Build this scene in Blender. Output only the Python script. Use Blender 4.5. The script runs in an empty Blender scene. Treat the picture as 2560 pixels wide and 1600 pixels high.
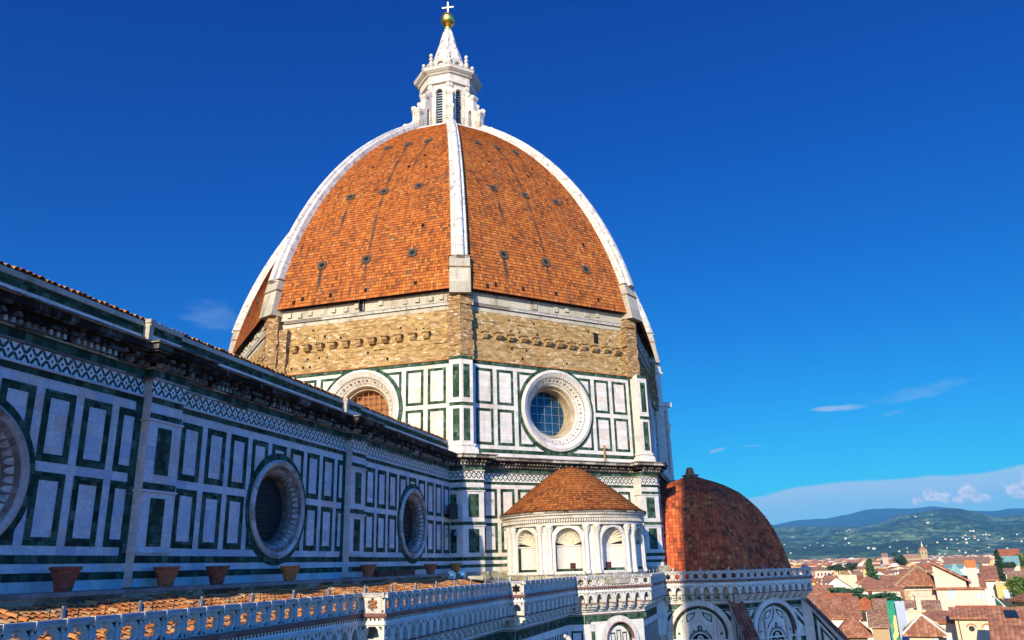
import bpy, math, random
from math import sin, cos, tan, pi, radians, sqrt, atan2, hypot, floor
from mathutils import Vector, Matrix, noise

scene = bpy.context.scene
COL = scene.collection

# ------------------------------------------------------------------ camera
CAM = Vector((-96.479, -35.6484, 30.9988))
YAW, PITCH, ROLL = radians(15.447), radians(17.518), radians(-1.697)
FPX = 1949.0
cd = bpy.data.cameras.new('camera')
cam = bpy.data.objects.new('camera', cd)
COL.objects.link(cam)
fwd = Vector((cos(PITCH) * cos(YAW), cos(PITCH) * sin(YAW), sin(PITCH)))
rgt = Vector((sin(YAW), -cos(YAW), 0))
upv = rgt.cross(fwd)
R2 = rgt * cos(ROLL) + upv * sin(ROLL)
U2 = upv * cos(ROLL) - rgt * sin(ROLL)
M = Matrix((R2, U2, -fwd)).transposed().to_4x4()
M.translation = CAM
cam.matrix_world = M
cd.sensor_width = 36.0
cd.lens = 36.0 * FPX / 2560.0
cd.clip_start = 0.2
cd.clip_end = 60000
scene.camera = cam

# ------------------------------------------------------------------ world, sun, exposure
SUN_EL, SUN_N = radians(21.5), radians(3.2)       # sun in the west, a touch to the north
SUNV = Vector((-cos(SUN_N) * cos(SUN_EL), sin(SUN_N) * cos(SUN_EL), sin(SUN_EL)))
scene.view_settings.view_transform = 'Standard'
scene.view_settings.look = 'None'
scene.view_settings.exposure = 0.8
scene.view_settings.gamma = 1.0
scene.render.film_transparent = False
scene.cycles.max_bounces = 6
scene.cycles.diffuse_bounces = 3
scene.cycles.glossy_bounces = 2
scene.cycles.transmission_bounces = 2
scene.cycles.volume_bounces = 0
scene.cycles.caustics_reflective = False
scene.cycles.caustics_refractive = False

sd = bpy.data.lights.new('sun', 'SUN')
sd.energy = 4.6
sd.angle = radians(0.53)
sd.color = (1.0, 0.86, 0.62)
sun = bpy.data.objects.new('sun', sd)
COL.objects.link(sun)
sun.rotation_euler = SUNV.to_track_quat('Z', 'Y').to_euler()
sun.location = (-300, 0, 300)


class G:
    """small helper for building shader node graphs"""
    def __init__(s, nt):
        s.nt = nt
        s.n = nt.nodes
        s.l = nt.links

    def node(s, typ, **kw):
        n = s.n.new(typ)
        for k, v in kw.items():
            setattr(n, k, v)
        return n

    def set(s, sock, val):
        if isinstance(val, bpy.types.NodeSocket):
            s.l.new(val, sock)
        else:
            sock.default_value = val

    def math(s, op, a, b=0.0, c=0.0, clamp=False):
        n = s.node('ShaderNodeMath', operation=op, use_clamp=clamp)
        for i, v in enumerate((a, b, c)):
            s.set(n.inputs[i], v)
        return n.outputs[0]

    def mix(s, f, a, b, blend='MIX'):
        n = s.node('ShaderNodeMix', data_type='RGBA', blend_type=blend)
        s.set(n.inputs[0], f)
        s.set(n.inputs[6], a if isinstance(a, bpy.types.NodeSocket) else (*a, 1)[:4])
        s.set(n.inputs[7], b if isinstance(b, bpy.types.NodeSocket) else (*b, 1)[:4])
        return n.outputs[2]

    def ramp(s, f, stops, interp='LINEAR'):
        n = s.node('ShaderNodeValToRGB')
        n.color_ramp.interpolation = interp
        e = n.color_ramp.elements
        while len(e) < len(stops):
            e.new(0.5)
        for i, (p, c) in enumerate(stops):
            e[i].position = p
            e[i].color = (*c, 1)[:4] if not isinstance(c, (int, float)) else (c, c, c, 1)
        s.set(n.inputs[0], f)
        return n.outputs[0]

    def noise(s, vec, scale, detail=3, rough=0.55, dim='3D'):
        n = s.node('ShaderNodeTexNoise', noise_dimensions=dim)
        s.set(n.inputs['Vector'], vec)
        n.inputs['Scale'].default_value = scale
        n.inputs['Detail'].default_value = detail
        n.inputs['Roughness'].default_value = rough
        return n.outputs[0]

    def mapping(s, vec, scale=(1, 1, 1), loc=(0, 0, 0)):
        n = s.node('ShaderNodeMapping')
        s.set(n.inputs[0], vec)
        n.inputs['Scale'].default_value = scale
        n.inputs['Location'].default_value = loc
        return n.outputs[0]

    def sstep(s, x, a, b):
        n = s.node('ShaderNodeMapRange', interpolation_type='SMOOTHSTEP')
        s.set(n.inputs[0], x)
        s.set(n.inputs[1], a)
        s.set(n.inputs[2], b)
        return n.outputs[0]

    def comb(s, x, y, z=0.0):
        n = s.node('ShaderNodeCombineXYZ')
        s.set(n.inputs[0], x); s.set(n.inputs[1], y); s.set(n.inputs[2], z)
        return n.outputs[0]

    def sep(s, v):
        n = s.node('ShaderNodeSeparateXYZ')
        s.set(n.inputs[0], v)
        return n.outputs


world = bpy.data.worlds.new('World')
scene.world = world
world.use_nodes = True
g = G(world.node_tree)
g.n.clear()
SKY_STRENGTH = 0.08
sky = g.node('ShaderNodeTexSky', sky_type='NISHITA')
sky.sun_disc = False
sky.sun_elevation = SUN_EL
sky.sun_rotation = radians(270) + SUN_N
sky.altitude = 50
sky.air_density = 1.0
sky.dust_density = 0.25
sky.ozone_density = 3.0
dirv = g.node('ShaderNodeTexCoord').outputs['Generated']
dx, dy, dz = g.sep(dirv)
az = g.math('MULTIPLY', g.math('ARCTAN2', dy, dx), 180 / pi)
el = g.math('MULTIPLY', g.math('ARCSINE', dz), 180 / pi)
scn = g.node('ShaderNodeSeparateColor')
g.l.new(sky.outputs[0], scn.inputs[0])
ccn = g.node('ShaderNodeCombineColor')
g.set(ccn.inputs[0], g.math('MULTIPLY', g.math('POWER', scn.outputs[0], 2.0), 0.010))
g.set(ccn.inputs[1], g.math('MULTIPLY', g.math('POWER', scn.outputs[1], 1.55), 0.19))
g.set(ccn.inputs[2], g.math('MULTIPLY', g.math('POWER', scn.outputs[2], 0.9), 1.0))
# extra brightness added to the unseen west and south sky, filling the shaded walls
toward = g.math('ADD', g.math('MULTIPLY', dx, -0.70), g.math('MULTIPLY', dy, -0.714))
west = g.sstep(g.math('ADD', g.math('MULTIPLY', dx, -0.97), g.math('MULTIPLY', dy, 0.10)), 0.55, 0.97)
sky_fill = g.sstep(toward, -0.05, 0.65)
tinted = g.mix(1.0, ccn.outputs[0], g.mix(sky_fill, (1, 1, 1), g.mix(west, (1.0, 4.3, 4.3), (24.0, 3.4, 2.7))), 'MULTIPLY')
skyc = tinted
aev = g.comb(az, el, 0.0)
def cl(c):
    return tuple(x / SKY_STRENGTH / 1.74 for x in c)
# pale cloud bank low in the south-east
nb = g.noise(g.mapping(aev, (0.35, 0.5, 1)), 1.0, 5)
top = g.math('ADD', g.math('SUBTRACT', 4.80, g.math('MULTIPLY', g.sstep(az, -6.0, 1.0), 0.85)), g.math('ADD', g.math('MULTIPLY', g.math('SUBTRACT', nb, 0.5), 0.55), g.math('MULTIPLY', g.sstep(az, -14.0, -22.0), 0.9)))
below = g.math('SUBTRACT', top, el)
a1 = g.sstep(below, -0.02, 0.22)
a1 = g.math('MULTIPLY', a1, g.sstep(az, 3.5, -0.5))
nb2 = g.noise(g.mapping(aev, (0.12, 0.9, 1)), 1.0, 4)
dens = g.math('MULTIPLY', g.sstep(below, 4.5, 0.3), g.math('ADD', 0.55, g.math('MULTIPLY', nb2, 0.5)))
a1 = g.math('MULTIPLY', a1, g.math('ADD', 0.25, g.math('MULTIPLY', dens, 0.68)), clamp=True)
skyc = g.mix(a1, skyc, cl((0.55, 0.69, 0.83)))
# thin wisps higher up
def wisp(caz, cel, waz, wel, tilt, strength):
    global skyc
    da = g.math('SUBTRACT', az, caz)
    de = g.math('SUBTRACT', g.math('SUBTRACT', el, cel), g.math('MULTIPLY', da, tilt))
    n1 = g.noise(g.mapping(aev, (0.55, 2.2, 1), (caz, cel, 0)), 1.0, 6, 0.65)
    r = g.math('ADD', g.math('POWER', g.math('ABSOLUTE', g.math('DIVIDE', da, waz)), 2.0), g.math('POWER', g.math('ABSOLUTE', g.math('DIVIDE', de, wel)), 2.0))
    a = g.math('SUBTRACT', g.math('MULTIPLY', n1, 2.0), r)
    a = g.math('MULTIPLY', g.sstep(a, 0.25, 1.1), strength)
    skyc = g.mix(a, skyc, cl((0.36, 0.55, 0.80)))
wisp(-7.3, 9.60, 2.3, 0.30, 0.03, 0.85)
wisp(-12.5, 10.1, 4.0, 0.6, -0.12, 0.22)
wisp(1.1, 7.35, 0.9, 0.17, -0.22, 0.70)
wisp(-1.2, 7.50, 1.0, 0.10, -0.02, 0.40)
wisp(-10.6, 8.9, 1.2, 0.25, -0.1, 0.22)
wisp(37.5, 17.2, 2.6, 1.3, 0.0, 0.20)
# small cumulus heads over the ridge
def cumulus(lobes, base, seed):
    """billowing heads: several lobes sharing one flat hazy base"""
    global skyc
    n1 = g.noise(g.mapping(aev, (1.1, 1.5, 1), (seed, seed * 2, 0)), 1.0, 8, 0.68)
    n2 = g.noise(g.mapping(aev, (2.2, 3.0, 1), (seed + 0.12, seed * 2 - 0.30, 0)), 1.0, 7, 0.66)
    f = None
    for caz, cel, waz, wel in lobes:
        da = g.math('DIVIDE', g.math('SUBTRACT', az, caz), waz)
        de = g.math('DIVIDE', g.math('SUBTRACT', el, cel), wel)
        k = g.math('SUBTRACT', 1.0, g.math('ADD', g.math('MULTIPLY', da, da), g.math('MULTIPLY', de, de)))
        f = k if f is None else g.math('MAXIMUM', f, k)
    f = g.math('MAXIMUM', f, -1.5)
    a = g.math('ADD', f, g.math('MULTIPLY', g.math('SUBTRACT', n1, 0.5), 3.0))
    a = g.math('MULTIPLY', g.sstep(a, 0.10, 0.55), g.sstep(g.math('ADD', el, g.math('MULTIPLY', n2, 0.7)), base, base + 0.8))
    c = g.mix(g.sstep(n2, 0.36, 0.60), cl((0.50, 0.63, 0.82)), cl((1.0, 0.98, 0.97)))
    skyc = g.mix(g.math('MULTIPLY', a, 0.92), skyc, c)
cumulus([(-11.0, 3.25, 0.42, 0.32), (-11.9, 3.55, 0.55, 0.45), (-12.6, 3.35, 0.5, 0.35)], 2.9, 3.1)
cumulus([(-13.9, 3.55, 0.62, 0.62), (-14.5, 3.2, 0.7, 0.4), (-13.4, 3.15, 0.5, 0.35)], 2.8, 8.2)
cumulus([(-16.6, 3.55, 0.8, 0.5), (-17.6, 4.2, 0.9, 0.75), (-18.6, 4.7, 0.9, 0.9), (-17.3, 3.4, 0.9, 0.4), (-20.0, 4.0, 1.4, 1.0)], 2.9, 14.9)
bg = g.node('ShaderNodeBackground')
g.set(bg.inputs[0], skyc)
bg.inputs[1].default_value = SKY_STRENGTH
wo = g.node('ShaderNodeOutputWorld')
g.l.new(bg.outputs[0], wo.inputs[0])

# ------------------------------------------------------------------ materials
MATS = {}
def new_mat(name, rough=0.8, metal=0.0):
    m = bpy.data.materials.new(name)
    m.use_nodes = True
    gg = G(m.node_tree)
    b = m.node_tree.nodes['Principled BSDF']
    b.inputs['Roughness'].default_value = rough
    b.inputs['Metallic'].default_value = metal
    b.inputs['Specular IOR Level'].default_value = 0.25
    MATS[name] = m
    return m, gg, b

def uvpos(gg):
    uv = gg.node('ShaderNodeUVMap').outputs[0]
    pos = gg.node('ShaderNodeNewGeometry').outputs['Position']
    return uv, pos

def bump(gg, b, h, strength=0.4, dist=0.03):
    n = gg.node('ShaderNodeBump')
    n.inputs['Strength'].default_value = strength
    n.inputs['Distance'].default_value = dist
    gg.set(n.inputs['Height'], h)
    gg.l.new(n.outputs[0], b.inputs['Normal'])

def brick(gg, uv, bw, rh, mortar=0.01, offset=0.5, smooth=0.1):
    n = gg.node('ShaderNodeTexBrick', offset=offset)
    gg.set(n.inputs['Vector'], uv)
    n.inputs['Color1'].default_value = (0, 0, 0, 1)
    n.inputs['Color2'].default_value = (1, 1, 1, 1)
    n.inputs['Mortar'].default_value = (.5, .5, .5, 1)
    n.inputs['Scale'].default_value = 1.0
    n.inputs['Mortar Size'].default_value = mortar
    n.inputs['Mortar Smooth'].default_value = smooth
    n.inputs['Brick Width'].default_value = bw
    n.inputs['Row Height'].default_value = rh
    return n.outputs['Color'], n.outputs['Fac']

def masonry(name, bw, rh, stops, mortar_c, msize=0.01, rough=0.75, stain=None, stain_amt=0.0, bstr=0.3, nscale=1.5, vstreak=False, interp='LINEAR', fine=0.25, warp=0.0, spec=0.15, vein=0.0):
    m, gg, b = new_mat(name, rough)
    b.inputs['Specular IOR Level'].default_value = spec
    uv, pos = uvpos(gg)
    if warp:
        wnz = gg.node('ShaderNodeTexNoise')
        gg.set(wnz.inputs['Vector'], pos); wnz.inputs['Scale'].default_value = 1.3; wnz.inputs['Detail'].default_value = 3
        sub = gg.node('ShaderNodeVectorMath', operation='SUBTRACT'); gg.set(sub.inputs[0], wnz.outputs['Color']); sub.inputs[1].default_value = (.5, .5, .5)
        scl = gg.node('ShaderNodeVectorMath', operation='SCALE'); gg.set(scl.inputs[0], sub.outputs[0]); scl.inputs['Scale'].default_value = warp
        add = gg.node('ShaderNodeVectorMath', operation='ADD'); gg.set(add.inputs[0], uv); gg.set(add.inputs[1], scl.outputs[0])
        uv = add.outputs[0]
    c, f = brick(gg, uv, bw, rh, msize)
    col = gg.ramp(c, stops, interp)
    fn = gg.noise(pos, 7.0, 4)
    col = gg.mix(fine, col, gg.mix(1.0, col, gg.ramp(fn, [(0.3, 0.55), (0.7, 1.35)]), 'MULTIPLY'))
    if vein:
        vn = gg.noise(gg.mapping(pos, (1.2, 1.2, 2.6)), 1.0, 7, 0.75)
        vl = gg.math('SUBTRACT', 1.0, gg.math('MULTIPLY', gg.math('ABSOLUTE', gg.math('SUBTRACT', vn, 0.5)), 16.0), clamp=True)
        col = gg.mix(gg.math('MULTIPLY', vl, vein), col, (0.38, 0.37, 0.37))
    if stain:
        sp = gg.mapping(pos, (nscale, nscale, nscale * (0.18 if vstreak else 1.0)))
        sn = gg.noise(sp, 1.0, 5, 0.65)
        col = gg.mix(gg.math('MULTIPLY', gg.sstep(sn, 0.5, 0.72), stain_amt), col, stain)
    col = gg.mix(f, col, mortar_c)
    gg.set(b.inputs['Base Color'], col)
    h = gg.math('ADD', gg.math('SUBTRACT', 1.0, f), gg.math('MULTIPLY', fn, 0.5))
    bump(gg, b, h, bstr, 0.02)
    return m

WHITE_STOPS = [(0.0, (0.50, 0.49, 0.48)), (0.3, (0.62, 0.585, 0.525)), (0.6, (0.66, 0.63, 0.58)), (0.82, (0.67, 0.615, 0.54)), (1.0, (0.60, 0.49, 0.42))]
masonry('white_marble', 1.05, 0.58, WHITE_STOPS, (0.42, 0.38, 0.33), 0.007, 0.65, (0.36, 0.27, 0.18), 0.45, 0.15, 0.9, True, fine=0.3, vein=0.3)
masonry('nave_marble', 0.95, 0.62, [(0.0, (0.40, 0.42, 0.47)), (0.25, (0.54, 0.54, 0.55)), (0.55, (0.64, 0.61, 0.57)), (0.8, (0.66, 0.60, 0.53)), (1.0, (0.60, 0.46, 0.38))], (0.40, 0.37, 0.34), 0.008, 0.65, (0.36, 0.28, 0.20), 0.4, 0.15, 0.9, True, fine=0.35, vein=0.4)
masonry('pale_marble', 0.62, 0.55, [(0.0, (0.53, 0.50, 0.46)), (0.5, (0.63, 0.60, 0.54)), (1.0, (0.67, 0.63, 0.56))], (0.48, 0.44, 0.39), 0.005, 0.6, (0.40, 0.34, 0.27), 0.5, 0.15, 1.2, True, fine=0.3, vein=0.25)
masonry('green_marble', 0.36, 0.40, [(0.0, (0.012, 0.030, 0.020)), (0.3, (0.026, 0.058, 0.036)), (0.65, (0.042, 0.088, 0.055)), (0.9, (0.060, 0.115, 0.075)), (1.0, (0.10, 0.15, 0.11))], (0.012, 0.022, 0.016), 0.010, 0.7, (0.010, 0.018, 0.015), 0.6, 0.15, 1.6, fine=0.5, spec=0.05)
masonry('rubble_stone', 0.50, 0.20, [(0.0, (0.22, 0.13, 0.05)), (0.25, (0.34, 0.21, 0.08)), (0.6, (0.42, 0.27, 0.11)), (0.9, (0.47, 0.33, 0.15)), (1.0, (0.56, 0.47, 0.33))], (0.31, 0.215, 0.105), 0.016, 0.95, (0.20, 0.125, 0.055), 0.7, 1.0, 0.55, False, fine=0.8, warp=0.34)
masonry('brick_pier_stone', 0.42, 0.18, [(0.0, (0.18, 0.10, 0.05)), (0.45, (0.34, 0.205, 0.09)), (0.9, (0.42, 0.28, 0.13)), (1.0, (0.58, 0.50, 0.40))], (0.22, 0.14, 0.07), 0.02, 0.95, (0.12, 0.07, 0.04), 0.75, 1.0, 1.1, False, fine=0.8, warp=0.3)
masonry('grey_stucco', 2.4, 1.6, [(0.0, (0.37, 0.34, 0.27)), (1.0, (0.48, 0.44, 0.36))], (0.30, 0.27, 0.21), 0.01, 0.9, (0.17, 0.15, 0.10), 0.75, 0.4, 0.9, True, fine=0.4)
masonry('rib_marble', 1.6, 1.3, [(0.0, (0.50, 0.48, 0.44)), (0.5, (0.62, 0.59, 0.53)), (1.0, (0.66, 0.63, 0.57))], (0.25, 0.22, 0.19), 0.025, 0.75, (0.17, 0.165, 0.155), 0.95, 0.3, 1.5, False, fine=0.6, vein=0.4)
masonry('lantern_marble', 0.8, 0.55, [(0.0, (0.54, 0.50, 0.44)), (1.0, (0.66, 0.62, 0.55))], (0.40, 0.35, 0.29), 0.012, 0.7, (0.38, 0.28, 0.18), 0.65, 0.2, 1.3, True, fine=0.45, vein=0.2)
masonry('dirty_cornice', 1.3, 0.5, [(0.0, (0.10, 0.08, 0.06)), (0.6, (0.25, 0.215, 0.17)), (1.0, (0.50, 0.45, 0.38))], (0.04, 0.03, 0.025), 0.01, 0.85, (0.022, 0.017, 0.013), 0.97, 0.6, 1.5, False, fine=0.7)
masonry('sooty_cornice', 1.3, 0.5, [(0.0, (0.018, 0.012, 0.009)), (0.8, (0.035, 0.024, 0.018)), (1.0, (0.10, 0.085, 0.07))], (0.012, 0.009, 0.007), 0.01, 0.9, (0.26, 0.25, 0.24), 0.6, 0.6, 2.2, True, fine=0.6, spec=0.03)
masonry('gallery_marble', 0.95, 0.9, [(0.0, (0.52, 0.49, 0.44)), (1.0, (0.65, 0.61, 0.54))], (0.34, 0.30, 0.25), 0.008, 0.65, (0.30, 0.24, 0.18), 0.5, 0.2, 1.8, True, fine=0.4)
masonry('red_marble', 0.9, 0.3, [(0.0, (0.17, 0.075, 0.065)), (1.0, (0.27, 0.14, 0.12))], (0.10, 0.06, 0.05), 0.01, 0.6, (0.08, 0.05, 0.05), 0.5, 0.2, 2.0, fine=0.4)
masonry('stone_ledge', 1.2, 1.2, [(0.0, (0.17, 0.16, 0.15)), (1.0, (0.27, 0.25, 0.22))], (0.08, 0.075, 0.07), 0.01, 0.9, (0.09, 0.08, 0.06), 0.6, 0.4, 1.4, fine=0.4)
masonry('mossy_stone', 0.6, 0.4, [(0.0, (0.22, 0.20, 0.13)), (1.0, (0.45, 0.42, 0.33))], (0.16, 0.14, 0.09), 0.012, 0.95, (0.16, 0.15, 0.06), 0.7, 0.6, 2.2, fine=0.5)

# flat dome tiles: one random tone per tile, dark joints, long weather streaks
def tile_mat(name, tw, th, stops, streak=(0.10, 0.055, 0.035), streak_amt=0.5, joint=(0.09, 0.04, 0.025), lichen=None, lichen_amt=0.0, patch=None, patch_amt=0.0, jw=0.055, runs=()):
    m, gg, b = new_mat(name, 0.9)
    b.inputs['Specular IOR Level'].default_value = 0.04
    uv, pos = uvpos(gg)
    u, v, _ = gg.sep(uv)
    cu = gg.math('DIVIDE', u, tw)
    cv = gg.math('DIVIDE', v, th)
    wn = gg.node('ShaderNodeTexWhiteNoise', noise_dimensions='2D')
    gg.set(wn.inputs['Vector'], gg.comb(gg.math('FLOOR', cu), gg.math('FLOOR', cv)))
    r = wn.outputs['Value']
    big = gg.noise(pos, 0.25, 4)
    r2 = gg.math('ADD', gg.math('MULTIPLY', r, 0.8), gg.math('MULTIPLY', gg.math('SUBTRACT', big, 0.4), 0.7), clamp=True)
    col = gg.ramp(r2, stops)
    wn2 = gg.node('ShaderNodeTexWhiteNoise', noise_dimensions='2D')
    gg.set(wn2.inputs['Vector'], gg.comb(gg.math('ADD', gg.math('FLOOR', cu), 57.3), gg.math('FLOOR', cv)))
    sp = gg.noise(gg.comb(gg.math('MULTIPLY', u, 1.7), gg.math('MULTIPLY', v, 0.10), 0.0), 1.0, 5, 0.6)
    sa = gg.math('MULTIPLY', gg.sstep(gg.math('ADD', sp, gg.math('MULTIPLY', gg.math('SUBTRACT', wn2.outputs['Value'], 0.5), 0.28)), 0.60, 0.74), streak_amt)
    col = gg.mix(sa, col, streak)
    for u0, va, vb in runs:
        du = gg.math('ABSOLUTE', gg.math('SUBTRACT', u, u0))
        rm = gg.math('MULTIPLY', gg.sstep(du, 0.30, 0.10), gg.math('MULTIPLY', gg.sstep(v, va, va + 3.0), gg.math('LESS_THAN', v, vb)))
        rn = gg.noise(gg.comb(gg.math('MULTIPLY', u, 2.0), gg.math('MULTIPLY', v, 0.35), u0), 1.0, 4, 0.6)
        col = gg.mix(gg.math('MULTIPLY', rm, gg.sstep(rn, 0.36, 0.60)), col, (0.075, 0.05, 0.038))
    fn = gg.noise(pos, 5.0, 4, 0.7)
    col = gg.mix(0.35, col, gg.mix(1.0, col, gg.ramp(fn, [(0.3, 0.55), (0.7, 1.4)]), 'MULTIPLY'))
    if patch:
        pn = gg.noise(pos, 0.55, 4, 0.6)
        pw = gg.math('ADD', pn, gg.math('MULTIPLY', gg.math('SUBTRACT', wn2.outputs['Value'], 0.5), 0.3))
        col = gg.mix(gg.math('MULTIPLY', gg.sstep(pw, 0.60, 0.70), patch_amt), col, patch)
    if lichen:
        ln = gg.noise(pos, 9.0, 4, 0.75)
        col = gg.mix(gg.math('MULTIPLY', gg.sstep(ln, 0.60, 0.72), lichen_amt), col, lichen)
    fu = gg.math('FRACT', cu)
    fv = gg.math('FRACT', cv)
    e1 = gg.math('MINIMUM', fu, gg.math('SUBTRACT', 1.0, fu))
    jn = gg.sstep(e1, jw * 1.6, jw * 0.5)
    jn2 = gg.sstep(fv, jw * 1.5, jw * 0.4)
    jm = gg.math('MULTIPLY', gg.math('MAXIMUM', jn, jn2), 0.8)
    col = gg.mix(jm, col, joint)
    gg.set(b.inputs['Base Color'], col)
    bump(gg, b, gg.math('ADD', gg.math('SUBTRACT', 1.0, jm), gg.math('MULTIPLY', r, 0.5)), 0.5, 0.04)
    return m
ORANGE = [(0.0, (0.13, 0.050, 0.020)), (0.16, (0.27, 0.084, 0.024)), (0.40, (0.37, 0.106, 0.025)), (0.68, (0.43, 0.134, 0.030)), (0.88, (0.47, 0.185, 0.045)), (1.0, (0.46, 0.225, 0.10))]
tile_mat('dome_tile', 0.31, 0.4, ORANGE, streak_amt=0.85, patch=(0.17, 0.085, 0.05), patch_amt=0.45, runs=((0.05, 1.0, 27.6), (-4.25, 9.0, 15.3), (4.37, 11.0, 15.3), (-5.3, 0.0, 4.5), (5.35, 1.0, 4.5), (-2.75, 22.0, 27.6), (2.75, 18.0, 27.6)))
tile_mat('exedra_tile', 0.40, 0.33, [(a, (c[0] * .85, c[1] * .9, c[2])) for a, c in ORANGE], lichen=(0.36, 0.32, 0.22), lichen_amt=0.8)
tile_mat('tribune_tile', 0.39, 0.42, [(0.0, (0.16, 0.045, 0.022)), (0.3, (0.42, 0.085, 0.034)), (0.7, (0.54, 0.115, 0.040)), (0.9, (0.60, 0.19, 0.055)), (1.0, (0.50, 0.24, 0.09))], streak_amt=0.55, streak=(0.10, 0.04, 0.025), lichen=(0.42, 0.36, 0.26), lichen_amt=0.35, patch=(0.07, 0.04, 0.03), patch_amt=0.75)

# curved roof tiles (one tone per tile, keyed on the tile's own UV cell)
def pantile_mat(name, stops, dirt=(0.10, 0.06, 0.035), dirt_amt=0.5):
    m, gg, b = new_mat(name, 0.9)
    uv, pos = uvpos(gg)
    u, v, _ = gg.sep(uv)
    wn = gg.node('ShaderNodeTexWhiteNoise', noise_dimensions='2D')
    gg.set(wn.inputs['Vector'], gg.comb(gg.math('FLOOR', u), gg.math('FLOOR', v)))
    col = gg.ramp(wn.outputs['Value'], stops)
    n1 = gg.noise(pos, 2.2, 5, 0.65)
    col = gg.mix(gg.math('MULTIPLY', gg.sstep(n1, 0.5, 0.75), dirt_amt), col, dirt)
    n2 = gg.noise(pos, 18.0, 3, 0.6)
    col = gg.mix(0.4, col, gg.mix(1.0, col, gg.ramp(n2, [(0.3, 0.6), (0.7, 1.35)]), 'MULTIPLY'))
    gg.set(b.inputs['Base Color'], col)
    return m
pantile_mat('aisle_pantile', [(0.0, (0.28, 0.095, 0.03)), (0.3, (0.42, 0.145, 0.04)), (0.55, (0.48, 0.19, 0.052)), (0.8, (0.48, 0.24, 0.085)), (1.0, (0.36, 0.25, 0.14))], dirt_amt=0.4)

# city roofs: ribs of pantiles as a fine corrugation
def city_roof(name, a, bcol, ccol):
    m, gg, b = new_mat(name, 0.9)
    uv, pos = uvpos(gg)
    u, v, _ = gg.sep(uv)
    s = gg.math('ABSOLUTE', gg.math('SUBTRACT', gg.math('FRACT', gg.math('DIVIDE', u, 0.42)), 0.5))
    wn = gg.node('ShaderNodeTexWhiteNoise', noise_dimensions='2D')
    gg.set(wn.inputs['Vector'], gg.comb(gg.math('FLOOR', gg.math('DIVIDE', u, 0.42)), gg.math('FLOOR', gg.math('DIVIDE', v, 0.5))))
    col = gg.ramp(wn.outputs['Value'], [(0.0, a), (0.5, bcol), (1.0, ccol)])
    n1 = gg.noise(pos, 0.35, 5, 0.65)
    col = gg.mix(gg.math('MULTIPLY', gg.sstep(n1, 0.45, 0.75), 0.6), col, tuple(x * 0.45 for x in a))
    col = gg.mix(gg.math('MULTIPLY', gg.sstep(s, 0.34, 0.46), 0.6), col, (0.16, 0.075, 0.045))
    gg.set(b.inputs['Base Color'], col)
    bump(gg, b, gg.math('SUBTRACT', 0.5, s), 0.9, 0.12)
    return m
city_roof('city_roof_brown', (0.29, 0.115, 0.06), (0.40, 0.165, 0.085), (0.50, 0.25, 0.145))
city_roof('city_roof_orange', (0.36, 0.09, 0.03), (0.48, 0.135, 0.045), (0.52, 0.20, 0.09))
city_roof('city_roof_dull', (0.26, 0.135, 0.08), (0.36, 0.20, 0.12), (0.46, 0.30, 0.19))

def plaster(name, c, stain=0.35, rough=0.9):
    m, gg, b = new_mat(name, rough)
    pos = gg.node('ShaderNodeNewGeometry').outputs['Position']
    n1 = gg.noise(gg.mapping(pos, (0.8, 0.8, 0.2)), 1.0, 5, 0.65)
    n2 = gg.noise(pos, 3.0, 4, 0.6)
    col = gg.mix(gg.math('MULTIPLY', gg.sstep(n1, 0.48, 0.75), stain), c, tuple(x * y for x, y in zip(c, (0.55, 0.5, 0.45))))
    col = gg.mix(0.3, col, gg.mix(1.0, col, gg.ramp(n2, [(0.3, 0.8), (0.7, 1.15)]), 'MULTIPLY'))
    gg.set(b.inputs['Base Color'], col)
    return m
plaster('plaster_cream', (0.62, 0.52, 0.36))
plaster('plaster_white', (0.74, 0.69, 0.61))
plaster('plaster_pink', (0.70, 0.48, 0.40), 0.15)
plaster('plaster_yellow', (0.62, 0.43, 0.15))
plaster('plaster_ochre', (0.62, 0.40, 0.15))
plaster('plaster_grey', (0.50, 0.46, 0.39))
plaster('plaster_stone', (0.40, 0.30, 0.17))
plaster('plaster_rose', (0.62, 0.36, 0.26))

def simple(name, c, rough=0.7, metal=0.0, var=0.25, scale=4.0):
    m, gg, b = new_mat(name, rough, metal)
    pos = gg.node('ShaderNodeNewGeometry').outputs['Position']
    n = gg.noise(pos, scale, 4, 0.6)
    gg.set(b.inputs['Base Color'], gg.mix(1.0, c, gg.ramp(n, [(0.25, 1 - var), (0.75, 1 + var)]), 'MULTIPLY'))
    return m
simple('gold', (0.83, 0.55, 0.12), 0.34, 1.0, 0.18, 1.2)
simple('gilt_cross', (0.88, 0.74, 0.48), 0.55, 0.3, 0.1)
simple('verdigris', (0.22, 0.42, 0.33), 0.7)
simple('dark_iron', (0.03, 0.03, 0.032), 0.6, 0.3)
simple('grey_metal', (0.30, 0.33, 0.36), 0.4, 0.6)
simple('white_metal', (0.72, 0.72, 0.72), 0.4, 0.1)
simple('lens_glass', (0.55, 0.68, 0.68), 0.15, 0.4)
simple('dark_glass', (0.012, 0.028, 0.045), 0.12, 0.0, 0.5, 1.5)
simple('blue_glass', (0.008, 0.045, 0.10), 0.12, 0.0, 0.8, 0.6)
simple('teal_glass', (0.03, 0.16, 0.13), 0.2, 0, 0.3, 2.0)
simple('void_dark', (0.008, 0.008, 0.008), 0.95)
simple('dark_hole', (0.035, 0.025, 0.02), 0.95)
simple('reveal_stone', (0.36, 0.29, 0.19), 0.9, 0, 0.35, 1.2)
simple('porthole_stone', (0.075, 0.056, 0.042), 0.9, 0, 0.4, 6)
simple('wood_red', (0.14, 0.045, 0.03), 0.8)
simple('wood_ochre', (0.25, 0.11, 0.042), 0.8, 0, 0.35, 2.0)
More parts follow.
